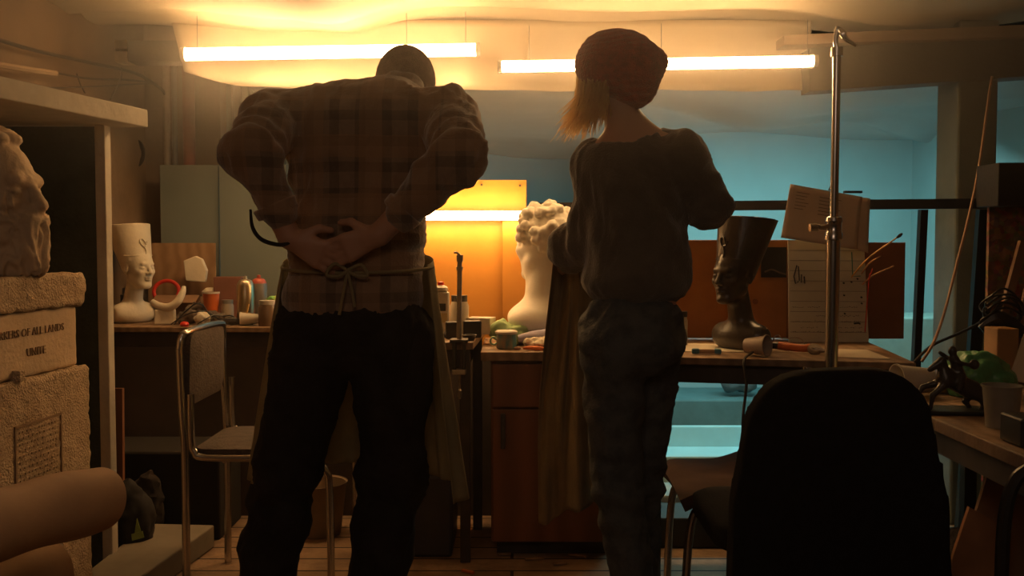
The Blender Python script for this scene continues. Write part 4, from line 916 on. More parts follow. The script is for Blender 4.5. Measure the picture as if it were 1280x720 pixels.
for k, (px, rz, lab) in enumerate(((1277, .3, 'dark slanted book standing right of the tan carton'), (1300, .3, 'pale slanted book at the right edge of the picture'))):
    c = P(px, 440, 3.05-.06*k); b_ = G().box((c[0]+.02, c[1]-.03, .702+.105), (.02, .14, .20), ry=rz); b_.v[0][:, 2] += .703-b_.v[0][:, 2].min()
    mk('book', b_, M('book_cover%s' % ('' if k else '_dark'), ((.10, .07, .05), (.40, .30, .2))[k], .7), bevel=.002, label=lab, cat='book', group='slanted books')
# side desk ------------------------------------------------------------
ZS_ = .7205
c = Pz(1163, 478, ZS_+.035); cup(np.array([c[0], c[1], ZS_+.041]), .032, .042, .10, m_pale2, 'plastic_cup', 'pale plastic cup lying beside the office chair back', 'cup', axis=(-1, -.15, .02))
c = Pz(1176, 492, ZS_); mk('yellow_box', G().box(c+[0, .03, .020], (.07, .05, .038), rz=.15).box(c+[0, .004, .022], (.04, .004, .012), rz=.15), M('yellow_box_card', (.62, .38, .03), .5), bevel=.003, label='small yellow box behind the black figurine', cat='box')
cg_ = np.array([1.265, 2.70, ZS_]); s = S().u(el(cg_+[-.01, 0, .045], (.085, .07, .072))).u(el(cg_+[.06, .0, .04], (.04, .05, .045)), .03)
g = nets(s, cg_-.22, cg_+.25, .0055, disp=lambda V, N: .012*fbm(V, 22, 3, 3)+.009*(.5-np.abs(vn(V, 38, 4)))); g.v[0][:, 2] = np.maximum(g.v[0][:, 2], ZS_)
mk('plastic_bag', g, M('green_plastic', (.08, .26, .11), .35, var=.2, vs=20, bump=.5, bs=35), smooth=True, auto=0, label='crumpled green plastic bag on the side desk', cat='bag', loc=cg_)
mk('blue_tub', G().lathe([(.001, 0), (.035, 0), (.04, .08), (.001, .08)], (1.33, 3.0, .70), 20), M('dark_tub', (.03, .05, .06), .5), smooth=True, label='small dark tub behind the green plastic bag', cat='tub')
# figurine: rearing horse and rider on a slab
c = np.array([P(1205, 520, 2.36)[0]-.0, 2.42, ZS_]); t = thing('figurine', 'black figurine of a rearing horse and rider on a slab', 'figurine', c)
s = S(); q = lambda x, y, z: c+np.array([x, y, z])
s.u(rc(q(.045, 0, .055), q(-.02, 0, .085), .024, .02)); s.u(rc(q(-.02, 0, .085), q(-.03, 0, .125), .017, .010), .01); s.u(rc(q(-.03, 0, .125), q(-.058, 0, .105), .011, .007), .006)
for (p0, p1, p2) in (((-.02, .01, .075), (-.07, .012, .06), (-.095, .012, .02)), ((-.02, -.01, .075), (-.055, -.012, .045), (-.06, -.012, .012)), ((.05, .012, .045), (.035, .014, .025), (.05, .014, .006)), ((.05, -.012, .045), (.07, -.014, .025), (.06, -.014, .006))):
    s.u(rc(q(*p0), q(*p1), .011, .007), .008); s.u(rc(q(*p1), q(*p2), .007, .005), .004)
s.u(rc(q(.065, 0, .055), q(.095, 0, .015), .009, .006), .006)
s.u(rc(q(.015, 0, .09), q(.0, 0, .13), .014, .012), .008); s.u(el(q(-.004, 0, .150), (.011, .010, .013)), .004)
s.u(rc(q(.0, .012, .125), q(-.03, .014, .145), .006, .005), .004); s.u(rc(q(.0, -.012, .125), q(.03, -.014, .118), .006, .005), .004); s.u(el(q(.045, -.01, .118), (.013, .008, .013)), .004)
s.u(rc(q(.015, .014, .09), q(.0, .03, .06), .009, .006), .006); s.u(rc(q(.015, -.014, .09), q(.0, -.03, .06), .009, .006), .006)
mk('horse_and_rider', nets(s, c+[-.14, -.06, 0], c+[.14, .06, .19], .0042), m_dark, t, smooth=True, auto=0)
mk('slab', G().box(q(-.0, 0, .005), (.24, .10, .009), rz=-.08), m_blk, t, bevel=.003)
c = Pz(1260, 537, ZS_); cup(c+[0, .03, 0], .033, .042, .095, M('smoky_cup', (.30, .27, .22), .3, alpha=.75), 'plastic_cup', 'smoky plastic cup standing near the side desk edge', 'cup')
c = Pz(1290, 560, ZS_); mk('black_case', G().box(c+[.02, .04, .03], (.09, .09, .058)), m_blk, bevel=.004, label='black case on the side desk at the right edge of the picture', cat='case')
# under the side desk
for (poly, Y, m_, lab) in (([(1236, 590), (1296, 625), (1296, 760), (1190, 760), (1214, 660)], 2.42, M('tan_panel', (.36, .22, .13), .8), 'tan board leaning under the side desk, rear of two'), ([(1212, 634), (1262, 662), (1262, 780), (1190, 780), (1190, 700)], 2.34, M('orange_panel', (.42, .20, .09), .8), 'orange brown board leaning under the side desk, front of two')):
    p4 = [P(a, b, Y) for a, b in poly]
    for p in p4: p[2] = max(p[2], .003)
    mk('leaning_board', G().prism(p4, (0, 1, .0), .012), m_, label=lab, cat='board', group='boards under the side desk')
crumple(np.array([P(1198, 690, 2.62)[0], 2.62, .002]), (.16, .14, .40), 41, M('speckled_stone', (.34, .30, .25), .9, col2=(.12, .1, .09), vs=50), 'speckled_stone', 'speckled grey stone block under the side desk', 'stone', .15, .01)
g = G(); g.tube([P(1290, 585, 1.9), P(1270, 600, 1.9), P(1257, 640, 1.9), P(1252, 720, 1.9), P(1250, 900, 1.9)], .013, 10); 
mk('curved_tube', g, m_blk, smooth=True, label='black curved metal tube standing at the bottom right corner', cat='tube')
# blue room objects
m_tub = M('turquoise_tub', (.42, .66, .68), .3, var=.05)
def tub(x0, x1, y0, y1, z0, z1, label, name, m_):
    g = G(); g.box(((x0+x1)/2, (y0+y1)/2, z0+.02), (x1-x0-.02, y1-y0-.02, .035)); w = .03
    g.box(((x0+x1)/2, y0, (z0+z1)/2), (x1-x0, w, z1-z0)); g.box(((x0+x1)/2, y1, (z0+z1)/2), (x1-x0, w, z1-z0)); g.box((x0, (y0+y1)/2, (z0+z1)/2), (w, y1-y0, z1-z0)); g.box((x1, (y0+y1)/2, (z0+z1)/2), (w, y1-y0, z1-z0))
    return mk(name, g, m_, bevel=.008, label=label, cat='tub')
tub(.35, 1.75, 4.55, 5.3, .002, .15, 'open turquoise tub on the floor of the far room', 'wash_tub', m_tub)
mk('low_ledge', G().box((1.1, 6.1, .10), (2.2, .5, .20)), M('teal_ledge', (.10, .17, .17), .7), bevel=.01, label='dark teal ledge along the far wall behind the tub', cat='ledge')
crumple((1.38, 6.0, .20), (.26, .2, .22), 51, M('grey_sack', (.16, .19, .20), .8), 'sack', 'crumpled grey sack slumped on the teal ledge', 'sack', .35, .012)
mk('white_crate', G().box((.80, 4.06, .062), (.40, .22, .12)), M('white_crate', (.42, .50, .47), .5), bevel=.01, label='white low crate in front of the turquoise tub', cat='crate')
mk('dark_crate', G().box((.74, 3.76, .058), (.55, .22, .112)), M('dark_crate', (.04, .05, .05), .6), bevel=.006, label='dark crate on the floor below the right desk', cat='crate')
mk('far_counter', G().box((2.05, 5.60, .36), (.9, .4, .72)), M('pale_green_counter', (.30, .38, .34), .6), bevel=.01, label='pale green counter in the far room at the right', cat='counter')
# bottom left clutter
c = np.array([-1.27, 3.55, .0]); mk('brown_board', G().box((P(142, 600, 3.6)[0], 3.62, .30), (.06, .02, .60), rx=-.03), m_brownboard, label='narrow brown board standing right of the alcove edge', cat='board')
sl = [Pz(184, 655, .10), Pz(266, 657, .10), Pz(166, 722, .10), Pz(150, 722, .10)]
sl = [np.array([-1.28, 3.5, .002]), np.array([-1.12, 3.5, .002])]
poly = [Pz(186, 654, .085), Pz(268, 656, .085), Pz(130, 752, .085), Pz(60, 752, .085)]
for p in poly: p[2] = .003
mk('pale_slab', G().prism(poly, (0, 0, 1), .082), M('pale_board', (.22, .19, .15), .8, var=.1), bevel=.006, label='pale flat board lying on the floor left of the tube chair', cat='board')
c = np.array([P(166, 640, 3.45)[0], 3.45, .09])
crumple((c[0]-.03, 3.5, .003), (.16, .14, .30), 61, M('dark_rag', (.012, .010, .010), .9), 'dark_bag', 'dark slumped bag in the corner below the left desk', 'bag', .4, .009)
g = G().prism([P(165, 676, 3.28), P(180, 672, 3.28), P(178, 664, 3.28), P(164, 668, 3.28)], (0, 1, 0), .003).prism([P(168, 668, 3.3), P(176, 664, 3.3), P(171, 648, 3.3)], (0, 1, 0), .003)
mk('green_paper_scrap', g, M('lime_paper', (.28, .36, .08), .7), label='lime green paper scrap on the dark bag', cat='paper')
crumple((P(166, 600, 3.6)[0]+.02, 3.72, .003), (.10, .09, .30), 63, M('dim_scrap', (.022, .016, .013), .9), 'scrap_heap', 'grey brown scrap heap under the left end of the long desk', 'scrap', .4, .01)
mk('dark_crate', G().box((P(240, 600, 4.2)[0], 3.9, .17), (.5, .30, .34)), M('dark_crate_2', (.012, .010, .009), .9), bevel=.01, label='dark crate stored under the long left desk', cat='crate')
mk('pale_bucket', G().lathe([(.001, 0), (.09, 0), (.115, .20), (.118, .20), (.11, .195), (.085, .005), (.001, .005)], (P(400, 640, 3.9)[0], 3.85, .002), 24, caps=False), M('pale_bucket_m', (.30, .22, .15), .6), smooth=True, label='pale bucket under the clamp desk behind the man', cat='bucket')
# floor litter
rr = random.Random(12)
labs = ['pale wood scrap on the floor in front of the cabinet, leftmost', 'pale curled shaving on the floor near the cabinet foot', 'short pale stick on the floor before the cabinet door', 'small pale chip on the floor near the woman', 'orange scrap on the floor in front of the clamp desk']
for k, (px, py) in enumerate(((630, 694), (668, 700), (700, 706), (722, 696), (585, 716))):
    c = Pz(px, py, .002); mk('wood_scrap', G().box(c+[0, 0, .005], (.05+.02*(k % 2), .012, .008), rz=rr.uniform(-.6, .6)), m_card if k < 4 else MATS['orange_red_plastic'], label=labs[k], cat='scrap', group='scraps on the floor', bevel=.002)
# ================================================================== PEOPLE
m_skin = M('skin', (.48, .26, .17), .5, var=.06, vs=8, bump=.05)
m_skin2 = M('pale_skin', (.56, .33, .23), .5, var=.05, vs=8, bump=.05)
def hand(s, wrist, d, nrm, side, curl=.5, sc=1.0):
    """palm, four unequal bent fingers and a thumb leaving the side of the palm"""
    w = np.array(wrist, float); d = np.array(d, float); d /= np.linalg.norm(d); n = np.array(nrm, float); n -= d*(n@d); n /= np.linalg.norm(n); b = np.cross(d, n)*side
    s.u(rc(w, w+d*.03*sc, .024*sc, .022*sc), .015)
    for k in (-1, -.33, .33, 1): s.u(rc(w+d*.02*sc+b*.012*k, w+d*.085*sc+b*.026*k*sc, .016*sc, .013*sc), .008)
    for k, L in ((-1, .070), (-.33, .080), (.33, .086), (1, .074)):
        p = w+d*.088*sc+b*.027*k*sc; a = 0; dd = d
        for j, (f, r) in enumerate(((.45, .0095), (.30, .0085), (.25, .0075))):
            a += curl*(.45, .75, .6)[j]; dd = d*math.cos(a)+n*math.sin(a)+b*.06*k; q = p+dd*L*f*sc; s.u(rc(p, q, r*sc, (r-.0008)*sc), .003); p = q
    p = w+d*.030*sc+b*.026*sc; q = p+(d*.6+b*.75+n*.25)*.038*sc; s.u(rc(p, q, .013*sc, .011*sc), .008); q2 = q+(d*.85+b*.25+n*.4)*.030*sc; s.u(rc(q, q2, .0105*sc, .009*sc), .004)
def folds(V, amp, sc, seed, st=(1, 1, 1)):
    q = V*np.array(st); return amp*1.5*(1-2*np.abs(fbm(q, sc, seed, 2)))+amp*.7*(1-2*np.abs(vn(q*np.array([1.6, 1, .8])+.3*vn(q, 5, seed+2)[:, None], sc*2.6, seed+9)))
def foot(s, ank, d, w=.045):
    a = np.array(ank, float); d = np.array(d, float); d /= np.linalg.norm(d); f = np.array([a[0], a[1], .04])
    s.u(rc(f-d*.05, f+d*.14, w*.8, w*.75), .02); s.u(rc(a, f, w, w*.8), .02)
# ---------------- man
Yc = 2.60
J = dict(pel=P(443, 408, 2.62), belly=P(447, 300, 2.64), chest=P(458, 195, 2.68), nb=P(500, 118, 2.80), hd=P(507, 119, 2.87),
         sl=P(344, 145, 2.67), sr=P(562, 146, 2.67), el_=P(312, 188, 2.44), er=P(574, 194, 2.44), wl=P(362, 297, 2.47), wr=P(474, 293, 2.46),
         hl=P(394, 425, 2.62), hr=P(492, 425, 2.62), kl=P(357, 590, 2.64), kr=P(490, 590, 2.66), al=P(316, 812, 2.60), ar=P(462, 812, 2.64))
for k in ('al', 'ar'): J[k][2] = .09
base = ((J['al'][0]+J['ar'][0])/2, 2.62, 0)
man = thing('person', 'man seen from behind in a checked shirt tying his apron behind his back', 'person', base)
s = S()
s.u(rc(J['nb']-[.0, .03, .06], J['hd'], .062, .058)); 
s.u(rc(J['sl'], J['sr'], .062, .062), .04); s.u(el(J['chest'], (.165, .105, .19)), .05); s.u(el(J['belly'], (.145, .105, .16)), .05); s.u(el(J['pel'], (.16, .115, .13)), .05)
Rh = rotm(0, .62, 0); Rh = rotm(0, 0, PI/2+.1)@Rh
head_shape(s, 1.06, J['hd'], Rh, ears=True)
for a, b, c in (('sl', 'el_', 'wl'), ('sr', 'er', 'wr')):
    s.u(rc(J[a], J[b], .052, .042), .03); s.u(rc(J[b], J[c], .042, .028), .02)
hand(s, J['wl'], (P(400, 318, 2.47)-J['wl']), (0, 1, .1), 1, .6); hand(s, J['wr'], (P(438, 308, 2.46)-J['wr']), (0, 1, .1), -1, .6)
for a, b, c in (('hl', 'kl', 'al'), ('hr', 'kr', 'ar')):
    s.u(rc(J[a], J[b], .080, .055), .03); s.u(rc(J[b], J[c], .055, .036), .02)
mk('body', nets(s, (-.95, 2.3, .06), (.1, 3.1, 1.8), .0065), m_skin, man, smooth=True, auto=0)
# close-cropped hair: thin cap over the skull
T = lambda p: J['hd']+1.06*(Rh@np.array(p))
hs_ = S().u(el(T((-.017, 0, .034)), np.array((.102, .080, .088))*1.07, Rh)).d(el(T((.10, 0, -.03)), np.array((.105, .10, .075)), Rh), .01).d(el(T((-.01, 0, -.115)), np.array((.12, .12, .085)), Rh), .01)
mk('cropped_hair', nets(hs_, J['hd']-.14, J['hd']+.14, .005, disp=lambda V, N: .001*vn(V, 160, 2)), M('grey_brown_hair', (.20, .13, .09), .9, var=.2, vs=60, bump=.5, bs=300), man, smooth=True, auto=0)
# shirt
m_shirt = M('checked_shirt', (.27, .18, .12), .9, var=.12, vs=30, bump=.25, bs=160, kind='plaid', sheen=.6)
s = S()
s.u(rc(J['sl']+[.0, 0, -.01], J['sr']+[0, 0, -.01], .082, .082)); s.u(el(J['chest']+[-.005, 0, -.02], (.198, .130, .215)), .05); s.u(el(J['belly']+[0, .01, 0], (.182, .128, .19)), .05)
s.u(el(P(441, 372, 2.62), (.184, .132, .105)), .05); s.u(rc(J['nb']-[.02, .06, .07], J['nb']-[0, .01, .015], .10, .073), .05)
s.u(rc(J['sl'], J['sl']*.5+J['el_']*.5, .072, .066), .03); s.u(rc(J['sl']*.5+J['el_']*.5, J['el_'], .066, .060), .02); s.u(rc(J['sr'], J['er'], .070, .060), .03)
s.u(rc(J['el_'], J['el_']*.35+J['wl']*.65, .060, .047), .02); s.u(rc(J['er'], J['er']*.3+J['wr']*.7, .060, .046), .02)
s.d(el(J['nb']+[.012, .055, .045], (.063, .063, .04)), .01)
s.d(el((J['belly']*.5+J['pel']*.5)+[0, 0, -.35], (.3, .3, .17)), .01)
def dsh(V, N):
    d = folds(V, .006, 9, 3, (1, 1, .8))+.003*vn(V, 34, 7)
    for a, b in (('sl', 'el_'), ('sr', 'er')):
        e = J[b]; w_ = np.exp(-(np.linalg.norm(V-e, axis=1)/.11)**2); d += w_*.007*np.sin(95*((V-e)@((J[b]-J[a])/np.linalg.norm(J[b]-J[a])))+3*vn(V, 14, 5))
    d += .005*np.sin(V[:, 0]*52+2.5*vn(V, 6, 1))*np.exp(-((V[:, 2]-1.22)/.16)**2)*(V[:, 1] < 2.6)
    d *= np.clip((V[:, 2]-.99)/.10, .15, 1)
    return d
mk('shirt', nets(s, (-.95, 2.25, .85), (.15, 3.0, 1.75), .0075, disp=dsh), m_shirt, man, smooth=True, auto=0)
# collar
nb = J['nb']+[.0, .03, .03]
cg2 = G(); cg2.tube([nb+np.array([.072*math.cos(a), .060*math.sin(a)-.015, -.02+.02*math.sin(a)]) for a in np.linspace(-PI-.9, .9, 16)], .014, 8, sub=3)
mk('collar', cg2, m_shirt, man, smooth=True)
mk('cuff', G().tube([J['el_']*.40+J['wl']*.60, J['el_']*.28+J['wl']*.72], [.055, .052], 18, smooth=False), m_shirt, man, smooth=True, bevel=.004)
mk('cuff', G().tube([J['er']*.34+J['wr']*.66, J['er']*.24+J['wr']*.76], [.052, .050], 18, smooth=False), m_shirt, man, smooth=True, bevel=.004)
# trousers
m_trs = M('black_trousers', (.022, .018, .018), .9, var=.3, vs=12, bump=.2, bs=150, spec=.2)
s = S(); s.u(el(P(442, 405, 2.62), (.182, .130, .125)))
for a, b, c in (('hl', 'kl', 'al'), ('hr', 'kr', 'ar')):
    s.u(rc(J[a], J[b], .104, .084), .035); s.u(rc(J[b], J[c]+[0, 0, -.02], .082, .068), .03)
mk('trousers', nets(s, (-.85, 2.4, .03), (-.1, 2.85, 1.1), .009, disp=lambda V, N: folds(V, .006, 8, 13)+.006*np.sin(V[:, 2]*42+3*vn(V, 7, 2))*np.exp(-((V[:, 2]-.42)/.16)**2)), m_trs, man, smooth=True, auto=0)
for k in ('al', 'ar'):
    s = S(); foot(s, J[k], (0, 1, 0), .052); s.d(bx((J[k][0], J[k][1], -.1), (.3, .5, .101), .001), .003)
    mk('boot', nets(s, J[k]-[.15, .2, .1], J[k]+[.15, .3, .1], .008), m_blk, man, smooth=True, auto=0)
# apron: one sheet wrapped round the front, seen at both sides and between the legs
m_apron = M('khaki_apron', (.34, .28, .15), .85, thin=.25, var=.12, vs=10, bump=.2, bs=150)
def apr(u, v):
    a = -1.92+3.84*u   # 0 = away from the camera
    wob = .016*math.sin(11*a+1)*v+.010*math.sin(23*a)*v
    rx = .196+.055*v**.8+wob; ry = .158+.045*v+wob
    if a > 0: rx += .050*v**1.2
    cx = J['belly'][0]*(1-v)+(P(440, 590, 2.7)[0])*v
    z = J['belly'][2]-.055-(.585+.05*max(0, a)/1.9)*v+.03*(1-v)*math.cos(a)
    if abs(a) > 1.2: z -= 0
    return (cx+rx*math.sin(a), 2.655+ry*math.cos(a), z)
mk('apron_skirt', G().sheet(apr, 110, 40, .0025), m_apron, man, smooth=True, auto=0)
g = G(); mk('apron_string', G().tube([J['belly']+np.array([.198*math.cos(a), -.150*math.sin(a)+.0, -.070-.012*math.sin(a)]) for a in np.linspace(0.0, PI, 14)], .0045, 8, sub=3), m_apron, man, smooth=True)
kn = J['belly']+[.0, -.165, -.075]
g = G().tube([kn, kn+[-.03, -.012, .016], kn+[-.05, -.01, -.01], kn+[-.02, -.006, -.014], kn], .0045, 8).tube([kn, kn+[.035, -.012, .014], kn+[.05, -.01, -.012], kn+[.02, -.006, -.012], kn], .0045, 8).tube([kn, kn+[-.008, -.01, -.05], kn+[-.02, -.008, -.11]], .004, 6).tube([kn, kn+[.012, -.01, -.05], kn+[.018, -.006, -.09]], .004, 6)
mk('apron_bow', g, m_apron, man, smooth=True)
# loose strap end hanging left of the forearm
mk('strap_end', G().tube([P(313, 262, 2.45), P(316, 285, 2.44), P(328, 300, 2.44), P(350, 306, 2.44), P(366, 302, 2.45)], [.003, .005, .0055, .005, .004], 8), m_trs, man, smooth=True)

# ---------------- woman
W = dict(pel=P(792, 410, 2.63), belly=P(796, 330, 2.63), chest=P(794, 235, 2.65), nb=P(787, 165, 2.67), hd=P(770, 100, 2.69),
         sl=P(745, 205, 2.68), sr=P(853, 192, 2.62), el_=P(733, 305, 2.70), er=P(888, 258, 2.62), wl=P(706, 330, 2.92), wr=P(862, 262, 2.86),
         hl=P(765, 432, 2.60), hr=P(814, 430, 2.68), kl=P(771, 605, 2.60), kr=P(797, 605, 2.72), al=P(806, 815, 2.58), ar=P(800, 815, 2.74))
W['al'][2] = W['ar'][2] = .09
wm = thing('person', 'woman seen from behind in a dark red knitted hat and paint-marked jeans', 'person', (W['pel'][0], 2.65, 0))
s = S(); s.u(rc(W['nb']-[0, 0, .05], W['hd']-[0, 0, .02], .048, .046)); s.u(rc(W['nb']-[0, 0, .05], W['nb']+[0, 0, .0], .075, .047), .03)
s.u(rc(W['sl'], W['sr'], .050, .050), .04); s.u(el(W['chest'], (.125, .085, .17)), .05); s.u(el(W['belly'], (.112, .08, .14)), .05); s.u(el(W['pel'], (.125, .10, .12)), .05)
RW = rotm(0, 0, PI/2+.70)
head_shape(s, .92, W['hd']+[0, 0, .01], RW, ears=True)
s.u(rc(W['sl'], W['el_'], .042, .034), .03); s.u(rc(W['el_'], W['wl'], .034, .022), .02); s.u(rc(W['sr'], W['er'], .042, .034), .03); s.u(rc(W['er'], W['wr'], .034, .022), .02)
hand(s, W['wl'], (0.02, 1, -.35), (.6, .2, -.6), 1, .9, .88); hand(s, W['wr'], (-.4, .9, -.1), (0, -.3, -1), 1, .8, .88)
for a, b, c in (('hl', 'kl', 'al'), ('hr', 'kr', 'ar')):
    s.u(rc(W[a], W[b], .066, .046), .03); s.u(rc(W[b], W[c], .046, .032), .02)
mk('body', nets(s, (.0, 2.45, .06), (.65, 3.15, 1.75), .006), m_skin2, wm, smooth=True, auto=0)
# hat
m_hat = M('dark_red_knit', (.38, .035, .018), .95, var=.25, vs=60, bump=.7, bs=240, sheen=.4)
h = P(772, 80, 2.69)
s = S(); s.u(el(h+[.0, 0, -.004], (.106, .112, .096))); s.u(el(h+[.042, -.02, -.012], (.068, .085, .062)), .04); s.u(rc(h+[.06, -.05, -.03], h+[.108, -.035, .0], .045, .012), .05); s.u(rc(h+[-.04, -.01, .0], h+[.05, -.04, -.085], .055, .036), .05)
s.d(el(W['hd']+[-.085, .07, -.075], (.10, .11, .075)), .012); s.d(bx(h+[-.02, 0, -.19], (.3, .3, .075), .001, rotm(0, .45, 0)), .01)
mk('knitted_hat', nets(s, h-.18, h+.18, .0055, disp=lambda V, N: .0016*np.sin(V[:, 2]*420+6*vn(V, 9, 2))*.6+.0035*vn(V, 20, 3)), m_hat, wm, smooth=True, auto=0)
# hair
m_hair = M('blond_hair', (1.0, .78, .50), .5, var=.1, vs=30, thin=.85)
rr = np.random.default_rng(3); g = G(); hc = W['hd']+np.array([0, 0, .02])
for k in range(400):
    left = k < 345
    ang = rr.uniform(PI*.78, PI*1.42) if left else rr.uniform(-PI*.6, -PI*.25)
    rad = rr.uniform(.055, .074); p0 = hc+np.array([rad*math.cos(ang), rad*math.sin(ang)*.95, rr.uniform(.025, .065)])
    L = rr.uniform(.15, .215) if left else rr.uniform(.05, .08); out = np.array([math.cos(ang), math.sin(ang), 0]); fl = rr.uniform(.0, .06) if left else .0
    sw = np.array([-.010, .01, 0])*rr.uniform(0, 1)
    p1 = p0+out*.024+[0, 0, -L*.45]+sw; p2 = p0+out*(.006+fl*.4)+[rr.normal(0, .006), rr.normal(0, .006), -L*.7]+sw*2; p3 = p2+out*fl*.7+[rr.normal(0, .008), rr.normal(0, .008), -L*.3]+sw
    g.tube([p0, p1, p2, p3], [.0020, .0026, .0020, .0006], 4, sub=3, caps=False)
mk('hair', g, m_hair, wm, smooth=True, auto=0)
# sweater
m_sw = M('grey_brown_sweater', (.115, .095, .075), .9, var=.12, vs=20, bump=.35, bs=180, sheen=.5)
s = S(); s.u(rc(W['sl']+[0, 0, -.012], W['sr']+[0, 0, -.012], .064, .066)); s.u(el(W['chest']+[0, 0, -.01], (.142, .105, .18)), .04); s.u(el(W['belly']+[0, 0, .02], (.136, .098, .15)), .05); s.u(el(P(795, 352, 2.63), (.132, .108, .065)), .04)
s.u(rc(W['sl'], W['el_'], .054, .050), .03); s.u(rc(W['el_'], W['el_']*.6+W['wl']*.4, .052, .060), .02); s.u(el(P(708, 307, 2.77), (.048, .06, .056)), .02)
s.u(rc(W['sr'], W['er'], .058, .050), .03); s.u(rc(W['er'], W['er']*.3+W['wr']*.7, .050, .042), .02)
s.u(rc(W['nb']-[-.02, 0, .075], W['nb']-[-.012, 0, .035], .10, .070), .03)
s.d(el(P(786, 157, 2.66), (.094, .13, .056), rotm(0, -.22, 0)), .008)
def dw(V, N):
    d = folds(V, .004, 10, 23, (1, 1, .7))+.0015*vn(V, 40, 7)
    e = P(706, 307, 2.77); w_ = np.exp(-(np.linalg.norm(V-e, axis=1)/.055)**2); d += w_*.008*np.sin(150*(V[:, 0]*.6-V[:, 2]*.5+V[:, 1]*.4)+3*vn(V, 18, 5))
    e = W['er']; w_ = np.exp(-(np.linalg.norm(V-e, axis=1)/.08)**2); d += w_*.005*np.sin(120*((V-e)@np.array([.3, .2, .9]))+2*vn(V, 18, 5))
    d += .004*np.sin((V[:, 0]+.5*V[:, 2])*60+3*vn(V, 7, 9))*np.exp(-((V[:, 2]-1.2)/.15)**2)
    return d
mk('sweater', nets(s, (.05, 2.4, .95), (.68, 3.0, 1.5), .0065, disp=dw), m_sw, wm, smooth=True, auto=0)
# jeans
m_jean = M('blue_grey_jeans', (.050, .056, .064), .85, col2=(.082, .088, .092), vs=22, bump=.3, bs=170, ramp=(.45, .62))
s = S(); s.u(el(P(791, 408, 2.63), (.136, .112, .115))); s.u(el(P(775, 430, 2.55), (.07, .06, .08)), .04); s.u(el(P(815, 428, 2.56), (.072, .06, .08)), .04)
for a, b, c in (('hl', 'kl', 'al'), ('hr', 'kr', 'ar')):
    s.u(rc(W[a], W[b], .082, .062), .03); s.u(rc(W[b], W[c], .060, .050), .025)
mk('jeans', nets(s, (.05, 2.35, .05), (.6, 2.95, 1.1), .0075, disp=lambda V, N: folds(V, .004, 11, 33)+.0055*np.sin(V[:, 2]*85+4*vn(V, 8, 2))*np.exp(-((V[:, 2]-.47)/.10)**2)+.003*np.sin(V[:, 2]*70+4*vn(V, 9, 6))*(V[:, 2] > .7)), m_jean, wm, smooth=True, auto=0)
for k in ('al', 'ar'):
    s = S(); foot(s, W[k], (-.3, 1, 0), .043); s.d(bx((W[k][0], W[k][1], -.1), (.3, .5, .101), .001), .003)
    mk('shoe', nets(s, W[k]-[.2, .2, .1], W[k]+[.2, .3, .1], .008), m_blk, wm, smooth=True, auto=0)
# the apron she holds in front of her
m_apron2 = M('brown_apron', (.24, .17, .085), .85, thin=.25, var=.15, vs=8, bump=.2, bs=140)
def apw(u, v):
    a = P(690+62*u, 322, 2.88+.05*math.sin(u*9)); b = P(672+95*u, 655-35*u, 2.90+.10*math.sin(u*7+.8))
    p = a*(1-v)+b*v; px_ = .022*math.sin(v*4.2+.5)*(1-u)
    p[0] += -.020*math.sin(v*PI*1.3)*(1-u)+px_*.6; p[1] += .035*math.sin(u*14+v*3)*min(1, v*2)+.01*math.sin(u*31+2*v)
    return p
wa = mk('held_apron', G().sheet(apw, 60, 60, .0025), m_apron2, smooth=True, auto=0, label='brown work apron hanging from the hands of the woman in the hat', cat='apron')
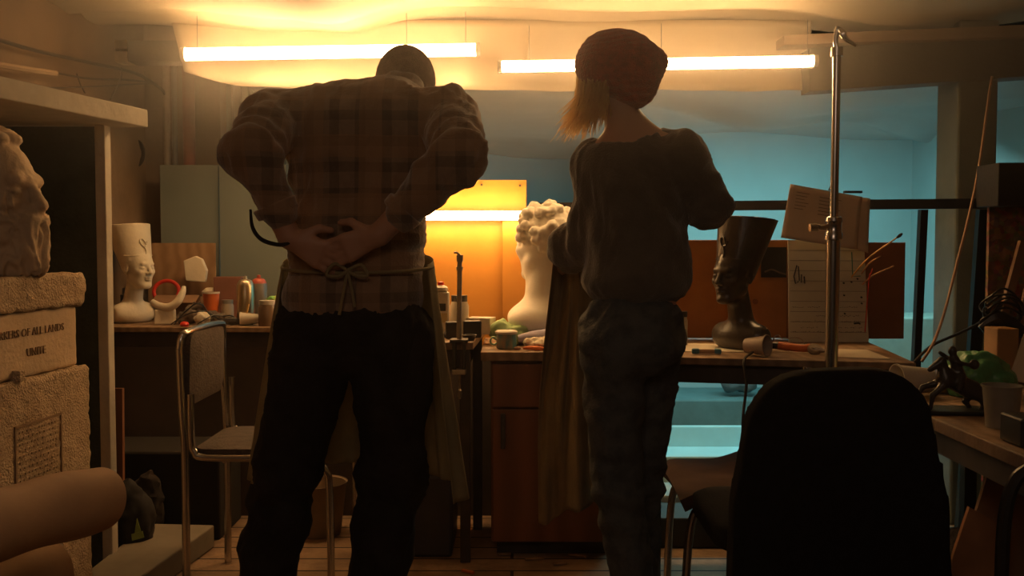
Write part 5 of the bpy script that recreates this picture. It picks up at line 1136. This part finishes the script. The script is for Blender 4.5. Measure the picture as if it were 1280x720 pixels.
# ================================================================== LIGHT
def area(name, loc, rot, size, sy, energy, col):
    l = bpy.data.lights.new(name, 'AREA'); l.shape = 'RECTANGLE'; l.size = size; l.size_y = sy; l.energy = energy; l.color = col
    o = bpy.data.objects.new(name, l); COL.objects.link(o); o.location = loc; o.rotation_euler = rot; return o
area('far_room_light', (1.3, 5.15, 1.62), (.35, 0, 0), 1.6, .3, LB, (.40, .88, .90))
area('far_room_light', (-.6, 5.4, 1.66), (.3, 0, 0), 1.2, .3, LB*.15, (.40, .88, .90))
area('front_fill_light', (-.2, -.4, 2.05), (math.radians(62), 0, 0), 1.2, .3, LF, (1.0, .66, .44))  # unseen warm fill added behind the camera for the camera-facing sides
w = bpy.data.worlds.new('world'); SC.world = w; w.use_nodes = True
bg = w.node_tree.nodes['Background']; bg.inputs[0].default_value = (.8, .6, .6, 1); bg.inputs[1].default_value = WS
SC.view_settings.view_transform = 'Standard'; SC.view_settings.look = 'None'; SC.view_settings.exposure = EXPO; SC.view_settings.gamma = 1
SC.view_settings.use_curve_mapping = False
cy = SC.cycles; cy.max_bounces = 7; cy.diffuse_bounces = 4; cy.sample_clamp_indirect = 4; cy.use_denoising = True; cy.caustics_reflective = False; cy.caustics_refractive = False
if HAZE:   # scattering haze added for the glow round the lamps, thicker under the ceiling
    nt = w.node_tree; vs_ = nt.nodes.new('ShaderNodeVolumeScatter'); vs_.inputs['Anisotropy'].default_value = .68; vs_.inputs['Color'].default_value = (1, .92, .84, 1)
    ge = nt.nodes.new('ShaderNodeNewGeometry'); sx = nt.nodes.new('ShaderNodeSeparateXYZ'); nt.links.new(ge.outputs['Position'], sx.inputs[0])
    mr = nt.nodes.new('ShaderNodeMapRange'); mr.interpolation_type = 'SMOOTHSTEP'; nt.links.new(sx.outputs['Z'], mr.inputs['Value'])
    mr.inputs['From Min'].default_value = 1.2; mr.inputs['From Max'].default_value = 1.8; mr.inputs['To Min'].default_value = HAZE*.03; mr.inputs['To Max'].default_value = HAZE
    m2 = nt.nodes.new('ShaderNodeMapRange'); m2.interpolation_type = 'SMOOTHSTEP'; nt.links.new(sx.outputs['Y'], m2.inputs['Value'])
    m2.inputs['From Min'].default_value = 4.1; m2.inputs['From Max'].default_value = 4.8; m2.inputs['To Min'].default_value = 1; m2.inputs['To Max'].default_value = .05
    mu = nt.nodes.new('ShaderNodeMath'); mu.operation = 'MULTIPLY'; nt.links.new(mr.outputs[0], mu.inputs[0]); nt.links.new(m2.outputs[0], mu.inputs[1])
    nt.links.new(mu.outputs[0], vs_.inputs['Density']); nt.links.new(vs_.outputs[0], nt.nodes['World Output'].inputs['Volume'])
    w.cycles.volume_step_size = .18; cy.volume_bounces = 0; cy.volume_max_steps = 64; w.cycles.volume_sampling = 'MULTIPLE_IMPORTANCE'
